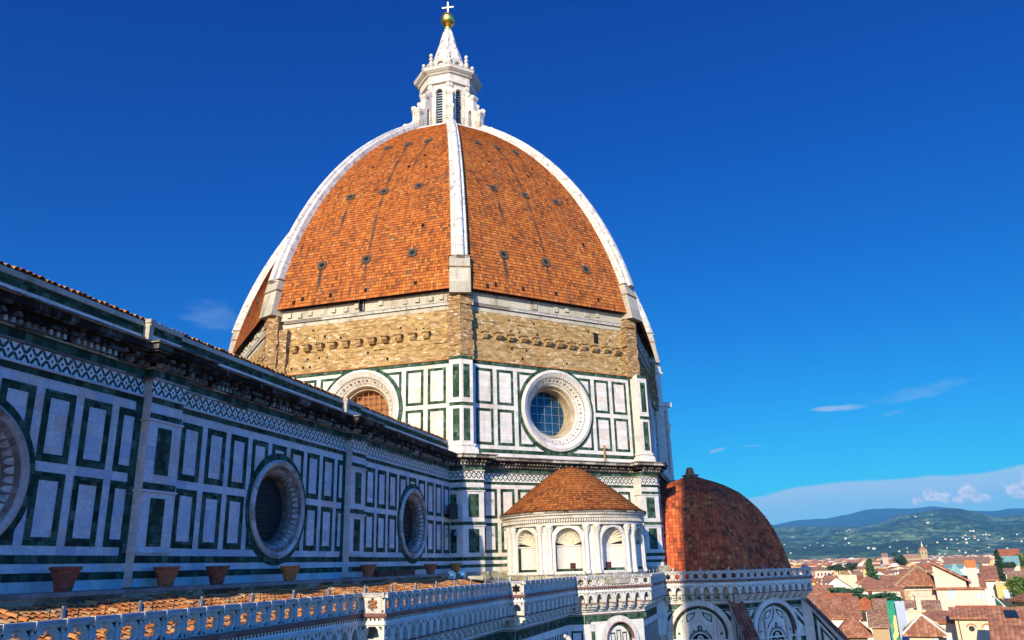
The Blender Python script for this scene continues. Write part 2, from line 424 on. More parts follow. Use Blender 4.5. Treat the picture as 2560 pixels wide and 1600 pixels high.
simple('blind_dark', (0.020, 0.017, 0.016), 0.7, 0, 0.5, 3.0)
simple('terracotta', (0.30, 0.105, 0.05), 0.8, 0, 0.3, 5.0)
simple('terracotta_dark', (0.20, 0.065, 0.04), 0.8, 0, 0.35, 5.0)
simple('terracotta_amber', (0.44, 0.16, 0.045), 0.8, 0, 0.3, 5.0)
simple('soil', (0.03, 0.02, 0.015), 1.0)
simple('shutter_green', (0.05, 0.14, 0.10), 0.7)
simple('shutter_blue', (0.40, 0.48, 0.57), 0.7)
simple('window_dark', (0.022, 0.020, 0.022), 0.4)
simple('green_cloth', (0.02, 0.25, 0.16), 0.75, 0, 0.2, 1.0)
simple('tan_print', (0.60, 0.50, 0.24), 0.8, 0, 0.15, 2.0)
simple('print_shade', (0.14, 0.27, 0.17), 0.8, 0, 0.15, 2.0)
simple('white_sheet', (0.34, 0.40, 0.52), 0.7, 0, 0.08, 1.0)
simple('copper_roof', (0.22, 0.40, 0.36), 0.7, 0, 0.3, 1.0)
simple('bark', (0.09, 0.06, 0.04), 0.95)
simple('asphalt', (0.055, 0.052, 0.05), 0.9, 0, 0.3, 0.5)
simple('brick_orange', (0.40, 0.15, 0.06), 0.9)
simple('black_plastic', (0.012, 0.012, 0.014), 0.5)
simple('bright_tile_mark', (0.55, 0.55, 0.52), 0.8)

def leaf_mat(name, a, c):
    m, gg, b = new_mat(name, 0.8)
    info = gg.node('ShaderNodeNewGeometry')
    gg.set(b.inputs['Base Color'], gg.mix(info.outputs['Random Per Island'], a, c))
    return m
leaf_mat('leaf_cedar', (0.018, 0.055, 0.030), (0.06, 0.13, 0.055))
leaf_mat('leaf_green', (0.04, 0.085, 0.018), (0.13, 0.20, 0.04))
leaf_mat('leaf_dark', (0.015, 0.035, 0.018), (0.035, 0.07, 0.03))

simple('lead_grey', (0.34, 0.33, 0.36), 0.6, 0.0, 0.3, 3.0)
simple('shell_marble', (0.55, 0.49, 0.38), 0.7, 0, 0.35, 4.0)
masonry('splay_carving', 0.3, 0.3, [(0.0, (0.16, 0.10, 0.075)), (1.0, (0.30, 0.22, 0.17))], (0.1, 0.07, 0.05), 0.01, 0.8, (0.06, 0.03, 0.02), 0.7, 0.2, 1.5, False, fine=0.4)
masonry('gallery_wall', 1.15, 0.62, [(0.0, (0.55, 0.52, 0.47)), (1.0, (0.72, 0.68, 0.61))], (0.46, 0.42, 0.37), 0.006, 0.6, (0.42, 0.33, 0.24), 0.4, 0.15, 0.9, True)
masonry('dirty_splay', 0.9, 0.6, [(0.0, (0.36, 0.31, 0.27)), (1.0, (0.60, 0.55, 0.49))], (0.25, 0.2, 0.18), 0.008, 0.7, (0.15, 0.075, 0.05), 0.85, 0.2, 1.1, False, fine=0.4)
pantile_mat('buttress_tile', [(0.0, (0.13, 0.035, 0.022)), (0.5, (0.22, 0.06, 0.03)), (1.0, (0.34, 0.12, 0.06))], (0.05, 0.025, 0.02), 0.7)

# inlaid frieze and pierced lozenge band
def pattern(name, per, zmid, kind, yk=1.0):
    m, gg, b = new_mat(name, 0.6)
    uv, pos = uvpos(gg)
    u, v, _ = gg.sep(uv)
    x = gg.math('SUBTRACT', gg.math('FRACT', gg.math('DIVIDE', u, per)), 0.5)
    y = gg.math('DIVIDE', gg.math('SUBTRACT', v, zmid), per * yk)
    ax, ay = gg.math('ABSOLUTE', x), gg.math('ABSOLUTE', y)
    s = gg.math('ADD', ax, ay)
    n = gg.noise(pos, 2.0, 4)
    if kind == 'lattice':
        lat = gg.math('LESS_THAN', gg.math('ABSOLUTE', gg.math('SUBTRACT', s, 0.53)), 0.155)
        nick = gg.math('LESS_THAN', gg.math('MULTIPLY', ax, ay), 0.010)
        lat = gg.math('MULTIPLY', lat, gg.math('SUBTRACT', 1.0, gg.math('MULTIPLY', nick, 0.85)))
        dot = gg.math('LESS_THAN', gg.math('ADD', gg.math('MULTIPLY', x, x), gg.math('MULTIPLY', y, y)), 0.011)
        d = gg.math('MAXIMUM', lat, dot)
    else:
        d = gg.math('LESS_THAN', s, 0.34)
    wc = gg.mix(gg.sstep(n, 0.45, 0.7), (0.72, 0.68, 0.61), (0.56, 0.49, 0.40))
    dc = gg.mix(gg.sstep(n, 0.4, 0.65), (0.03, 0.055, 0.04), (0.055, 0.085, 0.06)) if kind == 'lattice' else gg.mix(0.0, (0.02, 0.022, 0.022), (0, 0, 0))
    gg.set(b.inputs['Base Color'], gg.mix(d, wc, dc))
    return m
pattern('frieze_inlay', 0.50, 39.19, 'lattice', 1.30)
pattern('lozenge_band', 0.22, 28.87, 'lozenge')
pattern('diaper_inlay', 0.42, 22.0, 'lattice')

# ------------------------------------------------------------------ mesh helpers
class MB:
    def __init__(s):
        s.v = []; s.f = []; s.m = []; s.uv = []

    def face(s, pts, m=0, uv=None):
        i = len(s.v)
        s.v.extend(tuple(p) for p in pts)
        s.f.append(tuple(range(i, i + len(pts))))
        s.m.append(m)
        if uv is None:
            p0 = Vector(pts[0])
            n = Vector((0, 0, 0))
            for k in range(1, len(pts) - 1):
                n += (Vector(pts[k]) - p0).cross(Vector(pts[k + 1]) - p0)
            if n.length < 1e-12:
                n = Vector((0, 0, 1))
            n.normalize()
            if abs(n.z) < 0.98:
                ua = Vector((-n.y, n.x, 0)).normalized()
                if abs(n.z) < 0.05:
                    uv = [(Vector(p).dot(ua), p[2]) for p in pts]
                else:
                    va = n.cross(ua)
                    uv = [(Vector(p).dot(ua), Vector(p).dot(va)) for p in pts]
            else:
                uv = [(p[0], p[1]) for p in pts]
        s.uv.extend(uv)

    def box(s, c, sz, m=0, rz=0.0):
        cx, cy, cz = c
        hx, hy, hz = sz[0] / 2, sz[1] / 2, sz[2] / 2
        ca, sa = cos(rz), sin(rz)
        def P(x, y, z):
            return (cx + x * ca - y * sa, cy + x * sa + y * ca, cz + z)
        v = [P(x, y, z) for z in (-hz, hz) for y in (-hy, hy) for x in (-hx, hx)]
        for q in ((0, 2, 3, 1), (4, 5, 7, 6), (0, 1, 5, 4), (2, 6, 7, 3), (0, 4, 6, 2), (1, 3, 7, 5)):
            s.face([v[i] for i in q], m)

    def grid(s, rows, m=0, closed=False, uvs=None):
        """shared-vertex surface from rows of points"""
        i0 = len(s.v)
        w = len(rows[0])
        for r in rows:
            s.v.extend(tuple(p) for p in r)
        for a in range(len(rows) - 1):
            for b in range(w if closed else w - 1):
                b2 = (b + 1) % w
                s.f.append((i0 + a * w + b, i0 + a * w + b2, i0 + (a + 1) * w + b2, i0 + (a + 1) * w + b))
                s.m.append(m)
                if uvs:
                    s.uv.extend([uvs[a][b], uvs[a][b + 1], uvs[a + 1][b + 1], uvs[a + 1][b]])
                else:
                    s.uv.extend([(b * .1, a * .1), (b * .1 + .1, a * .1), (b * .1 + .1, a * .1 + .1), (b * .1, a * .1 + .1)])

    def tube(s, p0, p1, r0, r1=None, n=8, m=0, caps=True):
        r1 = r0 if r1 is None else r1
        p0, p1 = Vector(p0), Vector(p1)
        d = (p1 - p0).normalized()
        a = d.orthogonal().normalized()
        b = d.cross(a)
        rows = [[p + (a * cos(2 * pi * k / n) + b * sin(2 * pi * k / n)) * r for k in range(n)] for p, r in ((p0, r0), (p1, r1))]
        s.grid(rows, m, True)
        if caps:
            s.face(rows[0][::-1], m)
            s.face(rows[1], m)

    def lathe(s, prof, c=(0, 0, 0), n=24, m=0, a0=0.0, a1=2 * pi, axis=None):
        """prof: (r, h) pairs; axis: (ux, uy, uz) vectors, default vertical"""
        c = Vector(c)
        if axis is None:
            ex, ey, ez = Vector((1, 0, 0)), Vector((0, 1, 0)), Vector((0, 0, 1))
        else:
            ex, ey, ez = axis
        full = abs(a1 - a0 - 2 * pi) < 1e-6
        cnt = n if full else n + 1
        rows = []; uvs = []
        uref = max(p[0] for p in prof)
        L = 0.0
        for i, (r, h) in enumerate(prof):
            if i:
                L += hypot(r - prof[i - 1][0], h - prof[i - 1][1])
            rows.append([c + (ex * cos(a0 + (a1 - a0) * k / n) + ey * sin(a0 + (a1 - a0) * k / n)) * r + ez * h for k in range(cnt)])
            uvs.append([((a0 + (a1 - a0) * k / n) * uref, L) for k in range(n + 1)])
        s.grid(rows, m, full, uvs)

    def build(s, name, mats, parent=None, smooth=False, angle=None):
        me = bpy.data.meshes.new(name)
        me.from_pydata(s.v, [], s.f)
        ul = me.uv_layers.new(name='UVMap')
        flat = [x for p in s.uv for x in p]
        ul.data.foreach_set('uv', flat)
        if isinstance(mats, str):
            mats = [mats]
        for mm in mats:
            me.materials.append(MATS[mm])
        me.polygons.foreach_set('material_index', s.m)
        if smooth:
            me.polygons.foreach_set('use_smooth', [True] * len(s.f))
            if angle:
                me.set_sharp_from_angle(angle=radians(angle))
        me.update()
        o = bpy.data.objects.new(name, me)
        COL.objects.link(o)
        if parent:
            o.parent = parent
            o.matrix_parent_inverse = parent.matrix_world.inverted()
        return o


def tag(o, label=None, cat=None, group=None, kind=None):
    for k, v in (('label', label), ('category', cat), ('group', group), ('kind', kind)):
        if v:
            o[k] = v
    return o

def empty(name, loc, label, cat, group=None):
    o = bpy.data.objects.new(name, None)
    o.location = loc
    COL.objects.link(o)
    o.matrix_world = Matrix.Translation(Vector(loc))
    o.empty_display_size = 0.3
    return tag(o, label, cat, group)


class Fr:
    """wall frame: t along the wall, z up, d out of the wall"""
    def __init__(s, o, ang):
        s.o = Vector(o)
        s.n = Vector((cos(ang), sin(ang), 0))
        s.u = Vector((-s.n.y, s.n.x, 0))

    def P(s, t, z, d=0.0):
        return s.o + s.u * t + s.n * d + Vector((0, 0, z))

    def sheet(s, mb, t0, t1, z0, z1, d, m=0):
        mb.face([s.P(t0, z0, d), s.P(t1, z0, d), s.P(t1, z1, d), s.P(t0, z1, d)], m)

    def slab(s, mb, t0, t1, z0, z1, d0, d1, m=0, back=False):
        P = s.P
        mb.face([P(t0, z0, d1), P(t1, z0, d1), P(t1, z1, d1), P(t0, z1, d1)], m)
        mb.face([P(t0, z1, d1), P(t1, z1, d1), P(t1, z1, d0), P(t0, z1, d0)], m)
        mb.face([P(t0, z0, d0), P(t1, z0, d0), P(t1, z0, d1), P(t0, z0, d1)], m)
        mb.face([P(t0, z0, d0), P(t0, z0, d1), P(t0, z1, d1), P(t0, z1, d0)], m)
        mb.face([P(t1, z0, d1), P(t1, z0, d0), P(t1, z1, d0), P(t1, z1, d1)], m)
        if back:
            mb.face([P(t1, z0, d0), P(t0, z0, d0), P(t0, z1, d0), P(t1, z1, d0)], m)

    def strip(s, mb, t0, t1, z0, z1, d, m=0, hole=None, cell=0.14):
        if hole is None:
            return s.sheet(mb, t0, t1, z0, z1, d, m)
        hc, hz, hr = hole
        far = max(abs(t0 - hc), abs(t1 - hc))
        if min(abs(t0 - hc), abs(t1 - hc)) > hr and (t0 - hc) * (t1 - hc) > 0:
            return s.sheet(mb, t0, t1, z0, z1, d, m)
        nt = max(1, int((t1 - t0) / cell)); nz = max(1, int((z1 - z0) / cell))
        for i in range(nt):
            for j in range(nz):
                a, b = t0 + (t1 - t0) * i / nt, t0 + (t1 - t0) * (i + 1) / nt
                c, e = z0 + (z1 - z0) * j / nz, z0 + (z1 - z0) * (j + 1) / nz
                if hypot((a + b) / 2 - hc, (c + e) / 2 - hz) > hr:
                    s.sheet(mb, a, b, c, e, d, m)

    def frame(s, mb, t0, t1, z0, z1, w, d, m=0, hole=None, inner=None):
        s.strip(mb, t0, t1, z0, z0 + w, d, m, hole)
        s.strip(mb, t0, t1, z1 - w, z1, d, m, hole)
        s.strip(mb, t0, t0 + w, z0 + w, z1 - w, d, m, hole)
        s.strip(mb, t1 - w, t1, z0 + w, z1 - w, d, m, hole)

    def wall_hole(s, mb, t0, t1, z0, z1, holes, d=0.0, m=0):
        """sheet with round holes (tc, zc, r), holes do not overlap in t"""
        holes = sorted(holes)
        cur = t0
        for hc, hz, hr in holes:
            a, b = hc - hr * 1.05, hc + hr * 1.05
            s.sheet(mb, cur, a, z0, z1, d, m)
            lo, hi = hz - hr * 1.05, hz + hr * 1.05
            if z0 < lo:
                s.sheet(mb, a, b, z0, lo, d, m)
            if hi < z1:
                s.sheet(mb, a, b, hi, z1, d, m)
            n = 48
            for k in range(n):
                q = []
                for kk in (k, k + 1):
                    an = 2 * pi * kk / n
                    cx, cz = cos(an), sin(an)
                    f = 1.05 / max(abs(cx), abs(cz))
                    q.append(((hc + cx * hr, hz + cz * hr), (hc + cx * hr * f, hz + cz * hr * f)))
                mb.face([s.P(q[0][0][0], q[0][0][1], d), s.P(q[0][1][0], q[0][1][1], d), s.P(q[1][1][0], q[1][1][1], d), s.P(q[1][0][0], q[1][0][1], d)], m)
            cur = b
        s.sheet(mb, cur, t1, z0, z1, d, m)

    def ring(s, mb, tc, zc, r0, r1, d, m=0, n=64, a0=0, a1=2 * pi):
        for k in range(n):
            a, b = a0 + (a1 - a0) * k / n, a0 + (a1 - a0) * (k + 1) / n
            mb.face([s.P(tc + cos(a) * r0, zc + sin(a) * r0, d), s.P(tc + cos(a) * r1, zc + sin(a) * r1, d), s.P(tc + cos(b) * r1, zc + sin(b) * r1, d), s.P(tc + cos(b) * r0, zc + sin(b) * r0, d)], m)

    def axis(s):
        return (s.u, Vector((0, 0, 1)), s.n)


R45 = radians(45)
def octface(ang_deg, apo, c=(0, 0)):
    a = radians(ang_deg)
    return Fr((c[0] + cos(a) * apo, c[1] + sin(a) * apo, 0), a)
T225 = tan(radians(22.5))

# ------------------------------------------------------------------ ground, hills
def sheet_obj(name, pts, mat, z, label=None):
    mb = MB(); mb.face([(x, y, z) for x, y in pts])
    o = mb.build(name, mat); o['kind'] = 'structure'
    return o
sheet_obj('ground', [(-1500, -16000), (16000, -16000), (16000, 9000), (-1500, 9000)], 'asphalt', 0.0)
mbp = MB(); mbp.face([(-135, -62, .12), (60, -62, .12), (60, 40, .12), (-135, 40, .12)])
o = mbp.build('pavement', 'stone_ledge'); o['kind'] = 'structure'

# ================================================================== CATHEDRAL
cath = empty('cathedral', (0, 0, 0), 'green and white marble cathedral under a huge octagonal dome of orange tiles', 'cathedral')

# ---- great dome shell, stepped courses of flat tiles
CR, CZ, CRAD = -21.066, 47.886, 51.675
def rib_pt(th, off=0.0):
    return CR + (CRAD + off) * cos(th), CZ + (CRAD + off) * sin(th)
TILE_OFF = -0.80
TH0, TH1 = math.asin((58.0 - CZ) / (CRAD + TILE_OFF)), radians(57.6)
mb = MB()
NR = 102
for k in range(8):
    a = radians(180 + 45 * k)
    fr = Fr((0, 0, 0), a)
    for i in range(NR):
        ta, tb = TH0 + (TH1 - TH0) * i / NR, TH0 + (TH1 - TH0) * (i + 1) / NR
        pa, pb = rib_pt(ta, TILE_OFF + 0.06), rib_pt(tb, TILE_OFF)
        pc = rib_pt(tb, TILE_OFF + 0.06)
        A, B, Cc = pa[0] * cos(radians(22.5)), pb[0] * cos(radians(22.5)), pc[0] * cos(radians(22.5))
        ha, hb, hc = A * T225, B * T225, Cc * T225
        v0, v1 = i * 0.4 + 0.001, i * 0.4 + 0.399
        mb.face([fr.P(-ha, pa[1], A), fr.P(ha, pa[1], A), fr.P(hb, pb[1], B), fr.P(-hb, pb[1], B)], 0, [(-ha, v0), (ha, v0), (hb, v1), (-hb, v1)])
        mb.face([fr.P(-hb, pb[1], B), fr.P(hb, pb[1], B), fr.P(hc, pc[1], Cc), fr.P(-hc, pc[1], Cc)], 0, [(-hb, v1), (hb, v1), (hc, v1), (-hc, v1)])
shell = mb.build('dome_shell', 'dome_tile', cath)

def shell_frame(ang, t, z):
    """point and axes on the tile surface of the face with the given normal angle"""
    th = math.asin((z - CZ) / (CRAD + TILE_OFF))
    r = rib_pt(th, TILE_OFF + 0.03)
    fr = Fr((0, 0, 0), radians(ang))
    p = fr.P(t, z, r[0] * cos(radians(22.5)))
    dh, dv = -sin(th) * cos(radians(22.5)), cos(th)
    upd = (fr.n * dh + Vector((0, 0, dv))).normalized()
    return p, fr.u, upd, fr.u.cross(upd).normalized()

def porthole(ang, t, z, size=1.0):
    p, ex, ey, ez = shell_frame(ang, t, z)
    if ez.dot(Fr((0, 0, 0), radians(ang)).n) < 0:
        ez = -ez
    mb = MB()
    h = 0.5 * size
    def Q(x, y, d):
        return p + ex * x + ey * y + ez * d
    n = 20
    for k in range(n):
        q = []
        for kk in (k, k + 1):
            an = 2 * pi * kk / n
            f = 1 / max(abs(cos(an)), abs(sin(an)))
            q.append((cos(an), sin(an), f))
        a, b = q
        mb.face([Q(a[0] * .30, a[1] * .30, .14), Q(a[0] * a[2] * h, a[1] * a[2] * h, .14), Q(b[0] * b[2] * h, b[1] * b[2] * h, .14), Q(b[0] * .30, b[1] * .30, .14)])
        mb.face([Q(a[0] * a[2] * h, a[1] * a[2] * h, .14), Q(a[0] * a[2] * h, a[1] * a[2] * h, -.1), Q(b[0] * b[2] * h, b[1] * b[2] * h, -.1), Q(b[0] * b[2] * h, b[1] * b[2] * h, .14)])
        mb.face([Q(a[0] * .30, a[1] * .30, .14), Q(b[0] * .30, b[1] * .30, .14), Q(b[0] * .26, b[1] * .26, .065), Q(a[0] * .26, a[1] * .26, .065)])
        mb.face([Q(0, 0, .065), Q(a[0] * .26, a[1] * .26, .065), Q(b[0] * .26, b[1] * .26, .065)], 1)
    return mb.build('porthole', ['porthole_stone', 'void_dark'], shell)
for ang in (180, 225, 135, 270):
    for z, ts in ((62.9, (-5.3, 0.0, 5.35)), (72.85, (-4.25, 0.0, 4.37)), (82.75, (-2.75, 0.05, 2.75))):
        for t in ts:
            porthole(ang, t, z)
for ang in (180, 225):
    for t, z in ((-6.9, 58.9), (-3.6, 58.9), (0.5, 59.0), (6.1, 59.1), (-7.9, 58.6), (3.5, 79.0), (-3.1, 78.2), (2.0, 77.0), (6.0, 66.5), (4.4, 76.3)):
        p, ex, ey, ez = shell_frame(ang, t, z)
        if ez.dot(Vector((cos(radians(ang)), sin(radians(ang)), 0))) < 0:
            ez = -ez
        w, hh = .16, .22
        mb = MB()
        mb.face([p + ex * -w + ey * -hh + ez * .075, p + ex * w + ey * -hh + ez * .075, p + ex * w + ey * hh + ez * .075, p + ex * -w + ey * hh + ez * .075])
        mb.build('vent_hole', 'void_dark', shell)

# ---- white ribs and their stucco feet
def make_rib():
    mb = MB()
    n = 34
    t0, t1 = math.asin((61.5 - CZ) / CRAD), radians(57.4)
    rows = []
    sect = [(-0.87, -1.5), (-0.86, -0.46), (-0.78, -0.38), (-0.45, -0.36), (-0.40, -0.04), (-0.23, 0.03), (0.23, 0.03), (0.40, -0.04), (0.45, -0.36), (0.78, -0.38), (0.86, -0.46), (0.87, -1.5)]
    for i in range(n + 1):
        th = t0 + (t1 - t0) * i / n
        k = 1.0 - 0.24 * i / n
        jo = 0.0
        rows.append([])
        for w, off in sect:
            r, z = rib_pt(th, off + jo)
            rows[-1].append((r, w * k, z))
    L = (CRAD) * (t1 - t0)
    for i in range(n):
        for j in range(len(sect) - 1):
            v0, v1 = L * i / n, L * (i + 1) / n
            u0, u1 = j * .5, j * .5 + .5
            mb.face([rows[i][j], rows[i][j + 1], rows[i + 1][j + 1], rows[i + 1][j]], 0, [(u0, v0), (u1, v0), (u1, v1), (u0, v1)])
    mb.face(rows[0][::-1])
    mb.face(rows[-1])
    o = mb.build('dome_rib', 'rib_marble', cath)
    # stucco foot
    m2 = MB()
    def blk(z0, z1, hw, ro0, ro1, m=0, ri=24.5):
        v = [(ri, -hw, z0), (ro0, -hw, z0), (ro0, hw, z0), (ri, hw, z0), (ri, -hw, z1), (ro1, -hw, z1), (ro1, hw, z1), (ri, hw, z1)]
        for q in ((0, 1, 5, 4), (1, 2, 6, 5), (2, 3, 7, 6), (4, 5, 6, 7), (0, 3, 2, 1)):
            m2.face([v[x] for x in q], m)
    blk(57.35, 60.25, 1.08, 29.05, 28.55)
    blk(60.25, 60.36, 1.17, 28.68, 28.62, 1)
    blk(60.36, 61.55, 1.05, 28.60, 28.30)
    blk(61.55, 61.66, 1.14, 28.45, 28.38, 1)
    f = m2.build('rib_foot', ['grey_stucco', 'brick_pier_stone'], o)
    return o, f
rib0, foot0 = make_rib()
for k in range(8):
    a = radians(22.5 + 45 * k)
    if k == 0:
        r, f = rib0, foot0
    else:
        r = rib0.copy(); COL.objects.link(r); r.parent = cath
        f = foot0.copy(); COL.objects.link(f); f.parent = r
    r.rotation_euler.z = a

# ---- rough stone band under the tiles
APB = 25.6
mb = MB(); MC = [MB() for _ in range(8)]
rnd = random.Random(11)
band = MB()
for k in range(8):
    ang = 180 + 45 * k
    fr = octface(ang, APB)
    def mit(d):
        return (APB + d) * T225
    zs = [50.55, 51.1, 51.62, 52.05, 52.6, 53.05, 53.3, 54.2, 55.1, 56.1]
    ds = [0.46, 0.42, 0.40, 0.20, 0.20, 0.03, 0.0, 0.0, 0.0]
    for z0, z1, d in zip(zs, zs[1:], ds):
        n = 16
        for i in range(n):
            t0, t1 = -10.6 + 21.2 * i / n, -10.6 + 21.2 * (i + 1) / n
            jit = rnd.uniform(-.035, .035)
            jz = rnd.choice((0, 0, -.09, .08)) if d > 0.02 and abs(z1 - 52.05) + abs(z1 - 53.05) < 1.01 else 0
            fr.slab(mb, t0, t1, z0, z1 + jz, -.5, d + jit)
    fr.slab(band, -mit(-.02), mit(-.02), 56.1, 56.55, -.6, .03, 0)
    fr.slab(band, -mit(.28), mit(.28), 56.85, 57.95, -.6, .30, 0)
    # sloping top up to the tiles
    band.face([fr.P(-mit(.3), 57.95, .30), fr.P(mit(.3), 57.95, .30), fr.P(mit(-.2), 58.25, .02), fr.P(-mit(-.2), 58.25, .02)], 0)
    for z, r in ((56.62, .085), (56.78, .085)):
        band.tube(fr.P(-9.4, z, .16), fr.P(9.6, z, .16), r, n=6, m=1)
    for i in range(14):
        t = -8.8 + i * 1.36 + rnd.uniform(-.12, .12)
        if rnd.random() < (.95 if ang != 225 else .45) and abs(t) > .7:
            hh = rnd.uniform(.38, .55)
            zt = rnd.uniform(57.5, 57.8)
            fr.slab(band, t - .24, t + .24, zt - hh, zt, .29, rnd.uniform(.40, .52), 0)
    # ragged corner piers
    zz = 50.6
    while zz < 57.3:
        h = rnd.uniform(.32, .62)
        z1 = min(zz + h, 57.36)
        jd = rnd.uniform(-.10, .10)
        tt = 9.62 + rnd.uniform(-.12, .12)
        d1 = 1.0 + jd - (zz - 50.6) * .02
        tm = (APB + d1) * T225
        fr.slab(MC[k], tt, tm, zz, z1, -.4, d1)
        fr.slab(MC[k - 1], -tm, -(9.62 + rnd.uniform(-.12, .12)), zz, z1, -.4, d1)
        zz = z1
    if ang == 180:      # second, lower buttress beside the north-west corner
        zz = 50.6
        while zz < 55.7:
            z1 = min(zz + rnd.uniform(.5, .9), 55.75)
            fr.slab(MC[k - 1], -10.3, -8.65 + rnd.uniform(-.05, .05), zz, z1, -.3, .72 + rnd.uniform(-.05, .05))
            zz = z1
rub = mb.build('stone_band', 'rubble_stone', cath)
for a_ in MC:
    a_.build('corner_pier', 'brick_pier_stone', rub)
band.build('stucco_cornice', ['grey_stucco', 'rib_marble'], rub)
for ang in (180, 225, 270, 135):
    fr = octface(ang, APB)
    for i in range(12):
        t = -7.9 + i * 1.5
        if ang == 180 and i > 10:
            continue
        c = MB()
        w = .30 + rnd.uniform(-.05, .03)
        dd = .62 + rnd.uniform(-.12, .08)
        P = fr.P
        for tt in (t - w, t + w):
            c.face([P(tt, 53.78, 0), P(tt, 53.78, dd), P(tt, 53.5, dd), P(tt, 53.22, dd * .55), P(tt, 53.12, 0)])
        for (z0, d0), (z1, d1) in (((53.78, dd), (53.5, dd)), ((53.5, dd), (53.22, dd * .55)), ((53.22, dd * .55), (53.12, 0))):
            c.face([P(t - w, z1, d1), P(t + w, z1, d1), P(t + w, z0, d0), P(t - w, z0, d0)])
        fr.slab(c, t - w - .14, t + w + .10, 53.78, 53.90, 0, dd + .12, 1, True)
        c.build('corbel', ['rubble_stone', 'brick_pier_stone'], rub)
rh_ = random.Random(31)
for ang in (180, 225):
    fr = octface(ang, APB)
    for q in range(16):
        t_, z_ = rh_.uniform(-8.2, 8.6), rh_.choice((51.4, 52.35, 54.35, 54.7, 55.5))
        d_ = .47 if z_ < 52 else .25 if z_ < 53 else .05
        c = MB(); sz = rh_.uniform(.07, .12)
        fr.sheet(c, t_ - sz, t_ + sz, z_ - sz, z_ + sz * 1.2, d_)
        c.build('putlog_hole', 'void_dark', rub)
# white framed doorway on the west side, small opening on the south-west
fr = octface(180, APB)
c = MB()
fr.slab(c, -.80, -.45, 58.2, 59.3, -.6, .34); fr.slab(c, .18, .50, 58.2, 59.3, -.6, .34)
fr.slab(c, -.92, .62, 59.28, 59.46, -.8, .44); fr.slab(c, -.7, .4, 59.46, 59.62, -.8, .36)
fr.slab(c, -.45, .18, 56.9, 59.28, -.5, .33, 1)
fr.slab(c, -.02, .04, 57.0, 58.9, .33, .37, 2)
c.build('doorway', ['lantern_marble', 'void_dark', 'grey_metal'], rub)
fr = octface(225, APB)
c = MB()
fr.sheet(c, 5.75, 6.35, 54.25, 55.4, .045, 0)
fr.slab(c, 5.55, 6.55, 55.4, 55.55, 0, .12, 1)
c.build('wall_opening', ['void_dark', 'rubble_stone'], rub)

# ---- round windows
def round_window(parent, fr, tc, zc, prof, kind, rglass, dglass):
    mb = MB()
    c = fr.P(tc, zc, 0)
    cut = 7 if kind != 'nave' else 4
    mb.lathe(prof[:cut], c, 64, 0, axis=fr.axis())
    mb.lathe(prof[cut - 1:], c, 64, 3, axis=fr.axis())
    if kind != 'nave':
        # inlaid lozenges and dotted lines on the splay
        (ra, da), (rb, db) = prof[4], prof[5]
        def S(f, an, lift=.012):
            r, d = ra + (rb - ra) * f, da + (db - da) * f
            return fr.P(tc + cos(an) * (r - lift * .7), zc + sin(an) * (r - lift * .7), d + lift * .7)
        for k in range(44):
            an = 2 * pi * k / 44
            w = .045
            sz = .30 if k % 2 == 0 else .17
            mb.face([S(.5 - sz * .7, an), S(.5, an + w * sz * 3), S(.5 + sz * .7, an), S(.5, an - w * sz * 3)], 2 if k % 2 == 0 else 1)
        for f in (.10, .90, .02):
            for k in range(84):
                an = 2 * pi * k / 84
                w = .019
                mb.face([S(f - .035, an - w), S(f - .035, an + w), S(f + .035, an + w), S(f + .035, an - w)], 1)
    else:
        # scalloped little arches round the reveal
        (ra, da), (rb, db) = prof[4], prof[5]
        for k in range(40):
            an = 2 * pi * k / 40
            pts = []
            for q in range(9):
                b = pi * q / 8
                f = .15 + .75 * sin(b)
                r, d = ra + (rb - ra) * f, da + (db - da) * f
                a2 = an + cos(b) * .062
                pts.append(fr.P(tc + cos(a2) * (r - .02), zc + sin(a2) * (r - .02), d + .02))
            mb.face(pts, 1)
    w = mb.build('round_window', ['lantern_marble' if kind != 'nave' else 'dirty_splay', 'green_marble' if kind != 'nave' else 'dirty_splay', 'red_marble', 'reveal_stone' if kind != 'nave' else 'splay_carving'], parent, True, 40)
    g2 = MB()
    n = 40
    mat = {'glass': 'blue_glass', 'boards': 'wood_ochre', 'nave': 'blind_dark'}[kind]
    g2.face([fr.P(tc + cos(2 * pi * k / n) * rglass, zc + sin(2 * pi * k / n) * rglass, dglass) for k in range(n)], 0)
    if kind == 'nave':
        k = -rglass + .25
        while k < rglass - .1:
            h = sqrt(max(rglass ** 2 - k * k, 0)) * .99
            fr.slab(g2, tc - h, tc + h, zc + k, zc + k + .05, dglass, dglass + .10, 1)
            k += .36
    else:
        step = .9 if kind == 'glass' else .62
        k = -floor(rglass / step) * step
        while k < rglass:
            h = sqrt(max(rglass ** 2 - k * k, 0)) * .99
            if h > .2:
                d2 = dglass + (.06 if kind == 'glass' else .45)
                g2.tube(fr.P(tc - h, zc + k, d2), fr.P(tc + h, zc + k, d2), .035, n=5, m=1)
                g2.tube(fr.P(tc + k, zc - h, d2 + .02), fr.P(tc + k, zc + h, d2 + .02), .035, n=5, m=1)
            k += step
    g2.build('window_pane', [mat, 'window_dark' if kind == 'nave' else 'grey_metal' if kind == 'glass' else 'brick_orange'], w)
    return w

